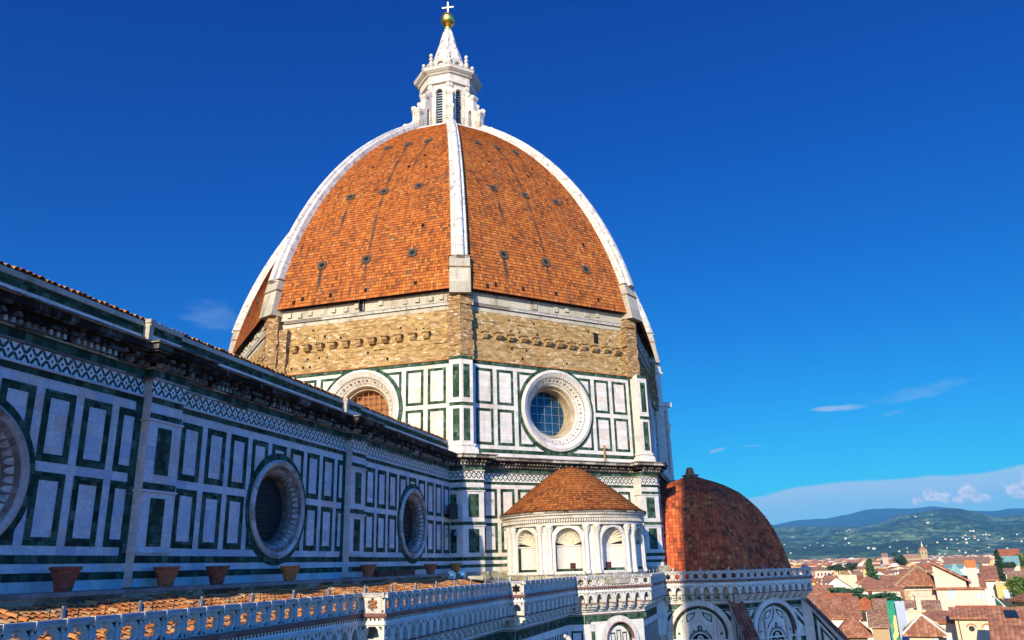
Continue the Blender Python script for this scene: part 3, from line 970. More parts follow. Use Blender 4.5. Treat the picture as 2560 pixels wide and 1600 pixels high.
# ---- marble drum
APD = 26.12
drum = MB(); dg = MB(); DPI = [MB() for _ in range(8)]; DPG = [MB() for _ in range(8)]
ZD0, ZD1 = 41.0, 50.68
OCU = (0.15, 46.22)
for k in range(8):
    ang = 180 + 45 * k
    fr = octface(ang, APD)
    has = ang in (180, 225, 270, 135, 315)
    hw = 10.3
    holes = [(OCU[0], OCU[1], 4.05)] if has else []
    fr.wall_hole(drum, -hw, hw, ZD0, ZD1, holes)
    hole = (OCU[0], OCU[1], 4.3)
    # green bands
    for z0, z1 in ((41.55, 41.92), (50.30, 50.68)):
        fr.sheet(dg, -9.98, 9.98, z0, z1, .015)
    for t in (-9.98, 9.66):
        fr.sheet(dg, t, t + .32, 41.92, 50.30, .015)
    for sgn in (-1, 1):
        for a, b in ((7.32, 9.25), (4.98, 6.88), (2.62, 4.52)):
            t0, t1 = (a, b) if sgn > 0 else (-b, -a)
            for z0, z1 in ((46.33, 49.95), (42.3, 45.9)):
                fr.frame(dg, t0 + .05, t1 + .05, z0, z1, .29, .012, 0, hole if a < 4.9 else None)
    if has:
        fr.ring(dg, OCU[0], OCU[1], 4.0, 4.62, .03, 0, 72)
    # white coping under the stone band
    fr.slab(drum, -10.1, 10.1, 50.68, 50.76, -.4, .12, 1)
    # corner piers (mitred at the octagon corner)
    DP = 1.13
    tv = (APD + DP) * T225
    P = fr.P
    for sgn in (-1, 1):
        a, b = 10.05 * sgn, tv * sgn
        dpier, dpg = (DPI[k], DPG[k]) if sgn > 0 else (DPI[k - 1], DPG[k - 1])
        lo, hi = min(a, b), max(a, b)
        fr.sheet(dpier, lo, hi, ZD0, ZD1, DP)
        q = [P(a, ZD0, -.1), P(a, ZD0, DP), P(a, ZD1, DP), P(a, ZD1, -.1)]
        dpier.face(q if sgn < 0 else q[::-1])
        top = [P(a, ZD1, -.4), P(b, ZD1, -.4), P(b, ZD1, DP), P(a, ZD1, DP)]
        dpier.face(top)
        for z0, z1 in ((46.58, 49.86), (42.42, 45.5)):
            m0, m1 = (10.40, 11.08) if sgn > 0 else (-11.08, -10.40)
            fr.sheet(dpg, m0, m1, z0, z1, DP + .012)
        for z0, z1 in ((45.78, 46.12), (50.34, 50.68)):
            fr.sheet(dpg, lo, hi, z0, z1, DP + .014)
        # moulded foot
        for z0, z1, e in ((41.0, 41.62, .36), (41.62, 41.78, .28), (41.95, 42.12, .18), (41.78, 41.95, .10)):
            tv2 = (APD + DP + e) * T225 * sgn
            lo2, hi2 = min(a - e * sgn, tv2), max(a - e * sgn, tv2)
            fr.slab(dpier, lo2, hi2, z0, z1, -.1, DP + e)
drum_o = drum.build('drum', ['white_marble', 'brick_orange'], cath)
dg.build('green_inlay', 'green_marble', drum_o)
for a_, b_ in zip(DPI, DPG):
    a_.build('drum_pier', 'white_marble', drum_o)
    b_.build('pier_inlay', 'green_marble', drum_o)
PROF = [(4.25, -.05), (4.25, .22), (3.98, .30), (3.75, .14), (3.52, .04), (2.95, -.72), (2.78, -.78), (2.62, -.98), (2.60, -1.15), (2.45, -1.22), (2.45, -2.6)]
for ang, kd, dgl in ((225, 'glass', -2.5), (180, 'boards', -2.2), (270, 'glass', -2.5), (135, 'glass', -2.5)):
    round_window(drum_o, octface(ang, APD), OCU[0], OCU[1], PROF, kd, 2.46, dgl)
# wooden post leaning on the drum and the marble loggia on the south-east side
c = MB(); fr = octface(225, APD); fr.slab(c, 5.72, 5.86, 41.1, 42.9, .05, .22, 0)
c.build('timber_post', 'rubble_stone', drum_o)
c = MB(); fr = octface(315, APD)
fr.slab(c, -11.7, 11.7, 51.3, 51.9, -1, 2.1, 0); fr.slab(c, -11.5, 11.5, 50.7, 51.3, -1, 1.6, 0)
fr.slab(c, -11.3, 11.3, 51.9, 55.9, -1, .9, 0); fr.slab(c, -11.5, 11.5, 55.9, 56.2, -1, 1.2, 0)
fr.slab(c, -11.4, 11.4, 56.2, 57.5, -1, 1.0, 0)
fr.slab(c, -11.2, -10.6, 52.3, 55.5, .9, .98, 0)
for z0, z1, r in ((41.0, 48.0, .33), (48.0, 48.9, .5), (48.9, 50.7, .30)):
    p = fr.P(-11.35, 0, 1.25)
    c.tube((p.x, p.y, z0), (p.x, p.y, z1), r, n=12)
c.build('marble_loggia', 'lantern_marble', drum_o)

# ---- cornice shared by the nave and the crossing
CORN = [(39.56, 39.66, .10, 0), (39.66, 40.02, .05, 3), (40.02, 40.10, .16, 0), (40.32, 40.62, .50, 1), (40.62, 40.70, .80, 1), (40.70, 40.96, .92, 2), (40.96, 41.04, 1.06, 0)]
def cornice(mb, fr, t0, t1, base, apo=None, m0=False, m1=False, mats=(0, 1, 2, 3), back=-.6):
    """layers of mouldings; m0/m1 mitre the end at the octagon corner of a wall with this apothem"""
    for z0, z1, d, m in CORN:
        a = -(apo + base + d) * T225 if m0 else t0 - (d if t0 != fr.t0 else 0)
        b = (apo + base + d) * T225 if m1 else t1 + (d if t1 != fr.t1 else 0)
        fr.slab(mb, a, b, z0, z1, back, base + d, mats[m])
    # small dentils in front of the bed mould and leaf knobs above
    t = (t0 if not m0 else -(apo + base + .3) * T225) + .1
    te = t1 if not m1 else (apo + base + .3) * T225
    while t < te:
        fr.slab(mb, t, t + .16, 40.10, 40.31, base, base + .40, mats[0] if rnd.random() < .8 else mats[2])
        if rnd.random() < .72:
            p = fr.P(t + .13, 40.47, base + .50)
            mb.tube(p, p + fr.n * .16 - Vector((0, 0, .10)), .12, .04, 6, mats[2] if rnd.random() < .6 else mats[0], True)
        t += .34
def frieze(mb, mw, fr, t0, t1, base):
    fr.sheet(mb, t0, t1, 38.84, 39.54, base + .02)
    fr.slab(mw, t0 - .0, t1 + .0, 38.76, 38.86, base, base + .10)

def bands(fr, mg, t0, t1, base, lo=30.95):
    """horizontal green courses of the lower body"""
    for z0, z1 in ((38.50, 38.76), (31.58, 31.89), (lo, 31.25)):
        fr.sheet(mg, t0, t1, z0, z1, base + .013)

def shaft(fr, mw, mg, t0, t1, d0, d1, zb=30.6):
    """two-tier pilaster strip with green panels"""
    fr.slab(mw, t0, t1, zb, 39.56, d0, d1)
    w = t1 - t0
    c0, c1 = t0 + w * .28, t1 - w * .28
    for z0, z1 in ((35.36, 37.46), (32.26, 34.33)):
        fr.sheet(mg, c0, c1, z0, z1, d1 + .012)
    for z0, z1 in ((34.66, 34.98), (37.78, 38.06)):
        fr.sheet(mg, t0, t1, z0, z1, d1 + .014)
    for z in (34.58, 37.70, 32.0):
        fr.slab(mw, t0 - .08, t1 + .08, z, z + .09, d0, d1 + .09)

# ---- nave clerestory
nf = Fr((0, -10.23, 0), radians(270)); nf.t0, nf.t1 = -112.0, -27.2
nw = MB(); ng = MB(); nfz = MB(); ncor = MB(); npar = MB(); npw = []; npg = []
BAYS = [(-95.6, False), (-75.85, True), (-56.12, True), (-36.3, True)]
PIL = [-85.9, -66.5, -47.0]
NZC = 34.52
nf.wall_hole(nw, -112, -27.2, 29.5, 39.6, [(b, NZC, 2.62) for b, h in BAYS if h])
bands(nf, ng, -112, -27.3, 0)
for b, h in BAYS:
    hole = (b, NZC, 2.85)
    for k in range(-4, 5):
        tc = b - .12 + k * 1.95
        for z0, z1 in ((35.33, 38.11), (32.23, 34.95)):
            nf.frame(ng, tc - .77, tc + .77, z0, z1, .315, .012, 0, hole if abs(k) < 2 else None)
    if h:
        nf.ring(ng, b, NZC, 2.5, 3.12, .03, 0, 64)
for px in PIL:
    nf.sheet(ng, px - 1.5, px - 1.06, 31.89, 38.5, .013)
    a_, b_ = MB(), MB()
    shaft(nf, a_, b_, px - 1.06, px + 1.06, 0, .45)
    for z0, z1 in ((38.50, 38.76), (31.58, 31.89), (30.95, 31.25)):
        nf.sheet(b_, px - 1.06, px + 1.06, z0, z1, .47)
    npw.append(a_); npg.append(b_)
edges = []
cur = -112.0
for px in PIL:
    edges.append((cur, px - 1.15, 0)); edges.append((px - 1.15, px + 1.15, .45)); cur = px + 1.15
edges.append((cur, -27.2, 0))
for a, b, d in edges:
    frieze(nfz, nw, nf, a, b, d)
    # the nave cornice is sooted, its bed mould paler
    cornice(ncor, nf, a, b, d, mats=(0, 1, 2, 3))
    # parapet: white course, green course, coping
    e = -.43 + d * .8
    nf.slab(npar, a, b, 40.9, 41.78, -1.0, e, 0)
    nf.slab(npar, a, b, 41.78, 42.17, -1.0, e - .01, 1)
    nf.slab(npar, a, b, 42.17, 42.39, -1.0, e + .09, 2)
    npar.face([nf.P(a, 41.04, d + 1.02), nf.P(b, 41.04, d + 1.02), nf.P(b, 41.16, e), nf.P(a, 41.16, e)], 2)
    if d:
        nf.slab(npar, a - .03, a + .26, 41.1, 42.45, e - .3, e + .05, 2)
        nf.slab(npar, a - .07, a + .30, 42.30, 42.47, e - .3, e + .12, 2)
nave = nw.build('nave_wall', 'nave_marble', cath)
ng.build('green_inlay', 'green_marble', nave)
nfz.build('frieze', 'frieze_inlay', nave)
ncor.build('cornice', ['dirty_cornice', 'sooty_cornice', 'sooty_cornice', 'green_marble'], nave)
npar.build('parapet', ['white_marble', 'green_marble', 'stone_coping'] if False else ['white_marble', 'green_marble', 'grey_stucco'], nave)
for a_, b_ in zip(npw, npg):
    a_.build('pilaster', 'nave_marble', nave)
    b_.build('pilaster_inlay', 'green_marble', nave)
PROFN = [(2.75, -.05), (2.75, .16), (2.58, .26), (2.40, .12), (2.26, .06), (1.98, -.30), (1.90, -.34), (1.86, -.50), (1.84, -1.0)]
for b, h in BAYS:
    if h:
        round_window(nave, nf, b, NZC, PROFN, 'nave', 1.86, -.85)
# nave roof: gentle slope with a ragged edge of curved tiles
mb = MB()
mb.face([(-112, -9.75, 42.40), (-27, -9.75, 42.40), (-27, 0, 45.2), (-112, 0, 45.2)], 0)
mb.face([(-27, 9.75, 42.40), (-112, 9.75, 42.40), (-112, 0, 45.2), (-27, 0, 45.2)], 0)
x = -111.9
i = 0
while x < -27.4:
    jz = rnd.uniform(-.03, .04)
    rows = []
    for y, z in ((-9.92 + rnd.uniform(-.06, .06), 42.42 + jz), (-9.3, 42.60 + jz)):
        rows.append([(x + cos(pi * q / 5) * -.14, y, z + sin(pi * q / 5) * .13) for q in range(6)])
    mb.grid(rows, 0, False, [[(i + .5, .5)] * 7, [(i + .5, .5)] * 7])
    x += .31; i += 1
mb.build('nave_roof', 'aisle_pantile', nave)

# ---- crossing body under the drum
APC = 26.3
cw = MB(); cg = MB(); cfz = MB(); ccor = MB()
for ang in (180, 225, 270):
    fr = octface(ang, APC); fr.t0, fr.t1 = -1e9, 1e9
    DP = 1.28
    tv = (APC + DP) * T225
    tp = 9.22
    fr.sheet(cw, -tp - .2, tp + .2, 24.0, 39.6, 0)
    bands(fr, cg, -tp, tp, 0, 30.98)
    for sgn in (-1, 1):
        for j in range(5):
            a = 8.72 - j * 1.92
            t0, t1 = (a - 1.55, a) if sgn > 0 else (-a, -a + 1.55)
            for z0, z1 in ((35.33, 38.11), (32.23, 34.95)):
                fr.frame(cg, t0, t1, z0, z1, .29, .012)
        lo, hi = (tp, tv) if sgn > 0 else (-tv, -tp)
        fr.sheet(cw, lo, hi, 24.0, 39.6, DP)
        P = fr.P
        a = tp * sgn
        q = [P(a, 24, -.1), P(a, 24, DP), P(a, 39.6, DP), P(a, 39.6, -.1)]
        cw.face(q if sgn < 0 else q[::-1])
        bands(fr, cg, lo, hi, DP, 30.98)
        c0, c1 = sorted((tp * sgn + .55 * sgn, tp * sgn + 1.62 * sgn))
        for z0, z1 in ((35.36, 37.46), (32.26, 34.33)):
            fr.sheet(cg, c0, c1, z0, z1, DP + .012)
        for z0, z1 in ((34.66, 34.98), (37.78, 38.06)):
            fr.sheet(cg, lo, hi, z0, z1, DP + .014)
        for z in (34.58, 37.70, 32.0):
            tv2 = (APC + DP + .09) * T225 * sgn
            l2, h2 = sorted((a - .09 * sgn, tv2))
            fr.slab(cw, l2, h2, z, z + .09, 0, DP + .09)
        frieze(cfz, cw, fr, lo, hi, DP)
        fr.t0, fr.t1 = (-1e9, 1e9)
        if sgn > 0:
            cornice(ccor, fr, tp, 0, DP, APC, False, True)
        else:
            cornice(ccor, fr, 0, -tp, DP, APC, True, False)
    frieze(cfz, cw, fr, -tp, tp, 0)
    fr.t0, fr.t1 = -tp, tp
    cornice(ccor, fr, -tp, tp, 0)
cross_o = cw.build('crossing_wall', 'white_marble', cath)
cg.build('green_inlay', 'green_marble', cross_o)
cfz.build('frieze', 'frieze_inlay', cross_o)
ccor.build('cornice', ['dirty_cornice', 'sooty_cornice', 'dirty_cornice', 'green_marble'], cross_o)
mb = MB()
for k in range(8):
    fr = octface(180 + 45 * k, 0)
    mb.face([fr.P(-10.9, 41.03, 26.6), fr.P(10.9, 41.03, 26.6), fr.P(10.3, 41.03, 24.5), fr.P(-10.3, 41.03, 24.5)])
    fr.slab(mb, -10.2, 10.2, 41.0, 41.06, 24.5, 27.2)
mb.build('drum_ledge', 'stone_ledge', drum_o)
# ---- ring at the dome's summit and the lantern
mb = MB()
for k in range(8):
    fr = octface(180 + 45 * k, 0)
    a0, a1 = 7.0, 5.2
    zt = 90.2
    fr_n = [(6.55, 89.35), (6.95, 89.45), (6.95, 90.1), (6.6, 90.45), (3.0, 90.6)]
    for (ra, za), (rb, zb) in zip(fr_n, fr_n[1:]):
        mb.face([fr.P(-ra * T225, za, ra), fr.P(ra * T225, za, ra), fr.P(rb * T225, zb, rb), fr.P(-rb * T225, zb, rb)])
summit = mb.build('summit_ring', 'rib_marble', cath)
LB = MB(); LG = MB()
AL = 3.72
def octring(mb, levels, m=0):
    for k in range(8):
        fr = octface(180 + 45 * k, 0)
        for (ra, za), (rb, zb) in zip(levels, levels[1:]):
            mb.face([fr.P(-ra * T225, za, ra), fr.P(ra * T225, za, ra), fr.P(rb * T225, zb, rb), fr.P(-rb * T225, zb, rb)], m)
def arch_outline(hw, z0, zs, n=10):
    pts = [(-hw, z0), (hw, z0)]
    pts += [(hw * cos(pi * q / n), zs + hw * sin(pi * q / n)) for q in range(n + 1)]
    return pts
for k in range(8):
    fr = octface(180 + 45 * k, AL)
    hwid = AL * T225
    W = .50
    zs, z0 = 97.6, 90.5
    fr.sheet(LB, -hwid, -W, z0, 99.0, 0); fr.sheet(LB, W, hwid, z0, 99.0, 0)
    n = 10
    for q in range(n):
        a, b = pi * q / n, pi * (q + 1) / n
        xa, xb = W * cos(a), W * cos(b)
        LB.face([fr.P(xb, zs + W * sin(b), 0), fr.P(xa, zs + W * sin(a), 0), fr.P(xa, 99.0, 0), fr.P(xb, 99.0, 0)])
        LB.face([fr.P(xa, zs + W * sin(a), 0), fr.P(xb, zs + W * sin(b), 0), fr.P(xb, zs + W * sin(b), -.5), fr.P(xa, zs + W * sin(a), -.5)])
    for s_ in (-W, W):
        LB.face([fr.P(s_, z0, 0), fr.P(s_, zs, 0), fr.P(s_, zs, -.5), fr.P(s_, z0, -.5)])
    # archivolt and jamb mouldings
    for q in range(n):
        a, b = pi * q / n, pi * (q + 1) / n
        LB.face([fr.P(cos(a) * (W + .05), zs + sin(a) * (W + .05), .09), fr.P(cos(a) * (W + .24), zs + sin(a) * (W + .24), .09), fr.P(cos(b) * (W + .24), zs + sin(b) * (W + .24), .09), fr.P(cos(b) * (W + .05), zs + sin(b) * (W + .05), .09)])
        LB.face([fr.P(cos(a) * (W + .24), zs + sin(a) * (W + .24), .09), fr.P(cos(a) * (W + .24), zs + sin(a) * (W + .24), 0), fr.P(cos(b) * (W + .24), zs + sin(b) * (W + .24), 0), fr.P(cos(b) * (W + .24), zs + sin(b) * (W + .24), .09)])
    for s_ in (-1, 1):
        t0, t1 = sorted((s_ * (W + .05), s_ * (W + .26)))
        fr.slab(LB, t0, t1, z0, zs - .1, 0, .10)
        fr.slab(LB, t0 - .04, t1 + .04, zs - .1, zs + .06, 0, .16)
        t0, t1 = sorted((s_ * (hwid - .42), s_ * hwid))
        fr.slab(LB, t0, t1, z0, 98.3, 0, .12)
        fr.slab(LB, t0 - .05, t1 + .05, 98.3, 99.0, 0, .2)
lant = LB.build('lantern', 'lantern_marble', cath)
for k in range(8):
    fr = octface(180 + 45 * k, AL)
    w = MB()
    w.face([fr.P(t, z, -.45) for t, z in arch_outline(.5, 90.5, 97.6)], 0)
    z = 90.9
    while z < 98:
        fr.slab(w, -.48, .48, z, z + .07, -.45, -.38, 1)
        z += .42
    w.build('lantern_window', ['dark_glass', 'grey_metal'], lant)
mb = MB()
octring(mb, [(3.75, 98.95), (4.05, 99.0), (4.05, 99.25), (3.95, 99.3), (3.95, 100.35), (4.15, 100.4), (4.15, 100.55), (4.45, 100.75), (4.75, 101.0), (4.78, 101.32), (4.85, 101.36), (4.85, 101.42), (2.5, 101.6)])
for k in range(8):
    fr = octface(180 + 45 * k, 4.15)
    t = -1.65
    while t < 1.65:
        fr.slab(mb, t, t + .10, 100.45, 100.62, 0, .14); t += .22
mb.build('lantern_cornice', 'lantern_marble', lant)
def plate(rhoz, hw, name, mat):
    """radial plate from an outline of (rho, z), thickness 2*hw"""
    m = MB()
    a = [(r, -hw, z) for r, z in rhoz]; b = [(r, hw, z) for r, z in rhoz]
    m.face(a); m.face(b[::-1])
    for i in range(len(a)):
        j = (i + 1) % len(a)
        m.face([a[j], a[i], b[i], b[j]])
    return m
arch_in = [(4.32, 90.4), (4.32, 94.2)] + [(4.62 - .30 * cos(pi * q / 8), 94.2 + .42 * sin(pi * q / 8)) for q in range(1, 8)] + [(4.92, 94.2), (4.92, 90.4)]
outl = [(3.9, 90.4)] + arch_in + [(6.45, 90.4), (6.5, 92.6), (6.62, 93.0), (6.62, 93.5), (6.4, 93.85), (6.05, 93.9), (5.75, 94.05), (5.35, 94.4), (5.30, 96.0), (5.42, 96.2), (5.5, 96.5), (5.4, 96.85), (5.1, 96.95), (4.75, 96.8), (4.4, 97.0), (4.15, 97.6), (3.9, 97.9)]
b0 = plate(outl, .42, 'lantern_buttress', 'lantern_marble')
for rr, zz, q in ((6.35, 93.45, .42), (5.15, 96.55, .40)):
    b0.tube((rr, -.52, zz), (rr, .52, zz), q, n=14)
    b0.tube((rr, -.58, zz), (rr, .58, zz), q * .45, n=10)
b0.tube((4.3, -.48, 97.3), (4.3, .48, 97.3), .38, n=12)
bo = b0.build('lantern_buttress', 'lantern_marble', lant)
# finial: stacked balusters on a small pedestal
f0 = MB()
f0.box((3.72, 0, 101.95), (.62, .62, .95))
f0.lathe([(.42, 102.4), (.42, 102.5), (.20, 102.6), (.34, 102.85), (.36, 103.05), (.16, 103.35), (.16, 103.45), (.30, 103.55), (.34, 103.75), (.14, 103.95), (.12, 104.05), (.24, 104.15), (.29, 104.35), (.22, 104.55), (.02, 104.66)], (3.72, 0, 0), 10)
fo = f0.build('finial', 'lantern_marble', lant, True, 45)
# niche of the attic crown
n0 = MB()
frn = Fr((3.45, 0, 0), 0.0)
o1 = arch_outline(.78, 101.5, 102.75, 12)
o2 = arch_outline(.50, 101.6, 102.7, 12)
for i in range(len(o1)):
    j = (i + 1) % len(o1)
    n0.face([frn.P(*o1[i], 0), frn.P(*o1[j], 0), frn.P(*o2[j], 0), frn.P(*o2[i], 0)])
    n0.face([frn.P(*o1[i], 0), frn.P(*o1[j], 0), frn.P(*o1[j], -.9), frn.P(*o1[i], -.9)])
    n0.face([frn.P(*o2[i], 0), frn.P(*o2[j], 0), frn.P(o2[j][0] * .8, o2[j][1], -.4), frn.P(o2[i][0] * .8, o2[i][1], -.4)])
    n0.face([frn.P(0, 102.4, -.45), frn.P(o2[i][0] * .8, o2[i][1], -.4), frn.P(o2[j][0] * .8, o2[j][1], -.4)])
for q in range(12):
    a, b = pi * q / 12, pi * (q + 1) / 12
    n0.face([frn.P(cos(a) * .70, 102.75 + sin(a) * .70, .06), frn.P(cos(a) * .90, 102.75 + sin(a) * .90, .06), frn.P(cos(b) * .90, 102.75 + sin(b) * .90, .06), frn.P(cos(b) * .70, 102.75 + sin(b) * .70, .06)])
no = n0.build('attic_niche', 'lantern_marble', lant)
for k in range(8):
    for src, off in ((bo, 22.5), (fo, 22.5), (no, 0)):
        o = src if k == 0 else src.copy()
        if k:
            COL.objects.link(o); o.parent = lant
        o.rotation_euler.z = radians(off + 45 * k)
mb = MB()
octring(mb, [(3.15, 101.5), (2.9, 102.3), (2.55, 103.4), (2.05, 105.2), (1.25, 108.0), (.62, 110.6), (.55, 111.0)], 0)
for k in range(8):
    a = radians(22.5 + 45 * k)
    for (ra, za), (rb, zb) in zip([(3.15, 101.5), (2.55, 103.4), (2.05, 105.2), (1.25, 108.0), (.60, 110.7)], [(2.55, 103.4), (2.05, 105.2), (1.25, 108.0), (.60, 110.7)]):
        f_ = 1 / cos(radians(22.5))
        mb.tube((cos(a) * ra * f_, sin(a) * ra * f_, za), (cos(a) * rb * f_, sin(a) * rb * f_, zb), .11, .09, 6, 0, False)
mb.build('spire', 'rib_marble', lant)
mb = MB()
mb.lathe([(.58, 110.4), (.60, 111.15)], n=16)
mb.build('spire_cap', 'verdigris', lant, True)
mb = MB()
mb.lathe([(.30, 110.9), (.55, 111.0), (.66, 111.2), (.62, 111.4), (.50, 111.5), (.62, 111.62), (.55, 111.8), (.45, 111.9)], n=24)
prof = [(1.17 * sin(pi * q / 20), 113.0 - 1.22 * cos(pi * q / 20)) for q in range(1, 20)]
prof = [(.45, 111.88)] + [p for p in prof if p[1] > 111.92] + [(.02, 114.22)]
mb.lathe(prof, n=32)
mb.build('gilded_ball', 'gold', lant, True, 50)
mb = MB()
ra = radians(200 + 90 - 12)
mb.box((0, 0, 115.25), (.19, .15, 2.3), 0, ra)
mb.box((0, 0, 115.38), (1.85, .151, .20), 0, ra)
mb.build('cross', 'gilt_cross', lant)
mb = MB()
mb.tube((0, 0, 116.3), (0, 0, 118.6), .02, n=4)
mb.build('lightning_rod', 'dark_iron', lant)
mb = MB()
for k in range(8):          # thin walkway railing on the summit ring
    fr = octface(180 + 45 * k, 6.5)
    h = 6.5 * T225
    for z in (90.9, 91.25, 91.6):
        mb.tube(fr.P(-h, z, 0), fr.P(h, z, 0), .018, n=4)
    for i in range(9):
        t = -h + 2 * h * i / 8
        mb.tube(fr.P(t, 90.3, 0), fr.P(t, 91.65, 0), .022, n=4)
mb.build('railing', 'dark_iron', lant)

# ---- exedra (small tribune with a tiled half cone) on the south-west side
EXC = Vector((-20.25, -20.0, 0))
EXR = 6.45
exe = MB()
def cyl(phi, z, r=EXR):
    return Vector((EXC.x + cos(phi) * r, EXC.y + sin(phi) * r, z))
PH0 = radians(225)
STEP = radians(37.2)
HWN = 1.16
ha = HWN / EXR
ZSP, ZB = 32.90, 30.42
spans = []
for i in range(-2, 3):
    pc = PH0 + i * STEP
    nn = 14
    for q in range(nn):
        a, b = -ha + 2 * ha * q / nn, -ha + 2 * ha * (q + 1) / nn
        za = ZSP + HWN * sqrt(max(0, 1 - (a / ha) ** 2)); zb = ZSP + HWN * sqrt(max(0, 1 - (b / ha) ** 2))
        exe.face([cyl(pc + a, za), cyl(pc + b, zb), cyl(pc + b, 34.45), cyl(pc + a, 34.45)])
        exe.face([cyl(pc + a, 29.6), cyl(pc + b, 29.6), cyl(pc + b, ZB), cyl(pc + a, ZB)])
    if i < 2:
        for q in range(8):
            w = STEP - 2 * ha
            a, b = pc + ha + w * q / 8, pc + ha + w * (q + 1) / 8
            exe.face([cyl(a, 29.6), cyl(b, 29.6), cyl(b, 34.45), cyl(a, 34.45)])
for s_ in (-1, 1):
    e = PH0 + s_ * (2 * STEP + ha)
    for q in range(6):
        a, b = e + s_ * q * .09, e + s_ * (q + 1) * .09
        exe.face([cyl(a, 29.6), cyl(b, 29.6), cyl(b, 34.45), cyl(a, 34.45)])
exo = exe.build('exedra', 'pale_marble', cath)
for i in range(-2, 3):
    pc = PH0 + i * STEP
    fr = Fr((EXC.x + cos(pc) * EXR * cos(ha), EXC.y + sin(pc) * EXR * cos(ha), 0), pc)
    nm = MB()
    m = 28
    D = .95
    rows = []
    for z in (ZB, ZB + .01, 31.6, ZSP - .35):
        rows.append([fr.P(-cos(pi * q / m) * HWN, z, -sin(pi * q / m) * D) for q in range(m + 1)])
    nm.grid(rows, 0, False)
    # green back panel strips
    ww = [[fr.P(-cos(pi * q / m) * (HWN - .02), z, -sin(pi * q / m) * (D - .02)) for q in range(m + 1)] for z in (ZB, ZB + .22)]
    nm.grid(ww, 1, False)
    ww = [[fr.P(-cos(pi * q / m) * (HWN - .02), z, -sin(pi * q / m) * (D - .02)) for q in range(4)] for z in (ZB, ZSP - .1)]
    nm.grid(ww, 1, False)
    # fluted shell head
    rows = []
    for j in range(9):
        be = pi / 2 * j / 8
        rr = []
        for q in range(61):
            al = pi * q / 60
            fl = 1 + .05 * cos(al * 26) * sin(be)
            # radius grows from the hinge at the foot of the back wall to the arch edge
            x = -cos(al) * HWN * sin(be) * fl if j else 0
            y = sin(al) * HWN * sin(be) * fl if j else 0
            rr.append(fr.P(x, ZSP + y - .35 * (1 - sin(be)), -D * cos(be) * (1 if j else 1)))
        rows.append(rr)
    nm.grid(rows, 2, False)
    nm.face([fr.P(-HWN, ZB, 0.02), fr.P(HWN, ZB, 0.02), fr.P(HWN, ZB, -D), fr.P(-HWN, ZB, -D)])
    # projecting ledge at the shell's foot
    ww = [[fr.P(-cos(pi * q / m) * (HWN - .06), z, -sin(pi * q / m) * (D - .06)) for q in range(m + 1)] for z in (ZSP - .38, ZSP - .26)]
    nm.grid(ww, 0, False)
    no_ = nm.build('niche', ['pale_marble', 'green_marble', 'shell_marble'], exo)
    # archivolt
    am = MB()
    pr = [(-HWN - .03, ZB)] + [(-cos(pi * q / 20) * (HWN + .03), ZSP + sin(pi * q / 20) * (HWN + .03)) for q in range(21)] + [(HWN + .03, ZB)]
    for (x0, z0), (x1, z1) in zip(pr, pr[1:]):
        def bend(x, z, d):
            return cyl(pc + x / EXR, z, EXR + d)
        f0_, f1_ = 1.16, 1.16
        def outp(x, z):
            if z <= ZSP:
                return (x + (.20 if x > 0 else -.20), z)
            L = hypot(x, z - ZSP)
            return (x * (L + .20) / L, ZSP + (z - ZSP) * (L + .20) / L)
        a_, b_ = outp(x0, z0), outp(x1, z1)
        am.face([bend(x0, z0, .10), bend(x1, z1, .10), bend(*b_, .13), bend(*a_, .13)])
        am.face([bend(*a_, .13), bend(*b_, .13), bend(*b_, 0), bend(*a_, 0)])
        am.face([bend(x0, z0, .10), bend(x0, z0, -.15), bend(x1, z1, -.15), bend(x1, z1, .10)])
    # spandrel insets
    for s_ in (-1, 1):
        am.face([cyl(pc + s_ * (HWN + .22) / EXR, 34.25, EXR + .02), cyl(pc + s_ * (HWN - .25) / EXR, 34.25, EXR + .02), cyl(pc + s_ * (HWN + .22) / EXR, 33.72, EXR + .02)], 1)
    am.build('archivolt', ['pale_marble', 'green_marble'], exo)
    if i in (-1, 0, 1):
        wv = MB()
        x0 = {-1: .55, 0: -.98, 1: -.15}[i] if i != 0 else -.95
        x0 = {-1: .25, 0: .05, 1: -.75}[i]
        dd = -D * sqrt(max(0, 1 - (x0 / HWN) ** 2)) + .10
        fr.slab(wv, x0 - .24, x0 + .24, 30.62, 31.12, dd - .1, dd, 0)
        for t_ in (x0 - .24, x0 - .02, x0 + .2):
            fr.slab(wv, t_, t_ + .045, 30.62, 31.12, dd, dd + .03, 1)
        for z_ in (30.62, 30.85, 31.08):
            fr.slab(wv, x0 - .24, x0 + .245, z_, z_ + .045, dd, dd + .032, 1)
        wv.build('small_window', ['void_dark', 'wood_red'], no_)
c0 = MB()
c0.lathe([(.30, 30.2), (.30, 30.42), (.24, 30.5), (.26, 30.58), (.205, 30.66), (.20, 32.2), (.185, 33.55), (.22, 33.6), (.21, 33.68), (.24, 33.8), (.31, 34.0), (.25, 34.02), (.36, 34.22), (.36, 34.34)], (0, 0, 0), 14)
rr_ = random.Random(2)
for z_, r_ in ((33.78, .22), (33.98, .26)):
    for q in range(9):
        an = 2 * pi * (q + (z_ > 33.9) * .5) / 9
        p = Vector((cos(an) * r_, sin(an) * r_, z_))
        c0.tube(p, p + Vector((cos(an) * .09, sin(an) * .09, .13)), .05, .03, 5)
col0 = c0.build('column', 'pale_marble', exo, True, 45)
first = True
for i in range(-3, 3):
    for s_ in (-1, 1):
        ph = PH0 + (i + .5) * STEP + s_ * .52 / EXR * .92
        if abs(ph - PH0) > radians(100):
            continue
        o = col0 if first else col0.copy()
        if not first:
            COL.objects.link(o); o.parent = exo
        first = False
        p = cyl(ph, 0, EXR + .10)
        o.location = (p.x, p.y, 0)
mb = MB()
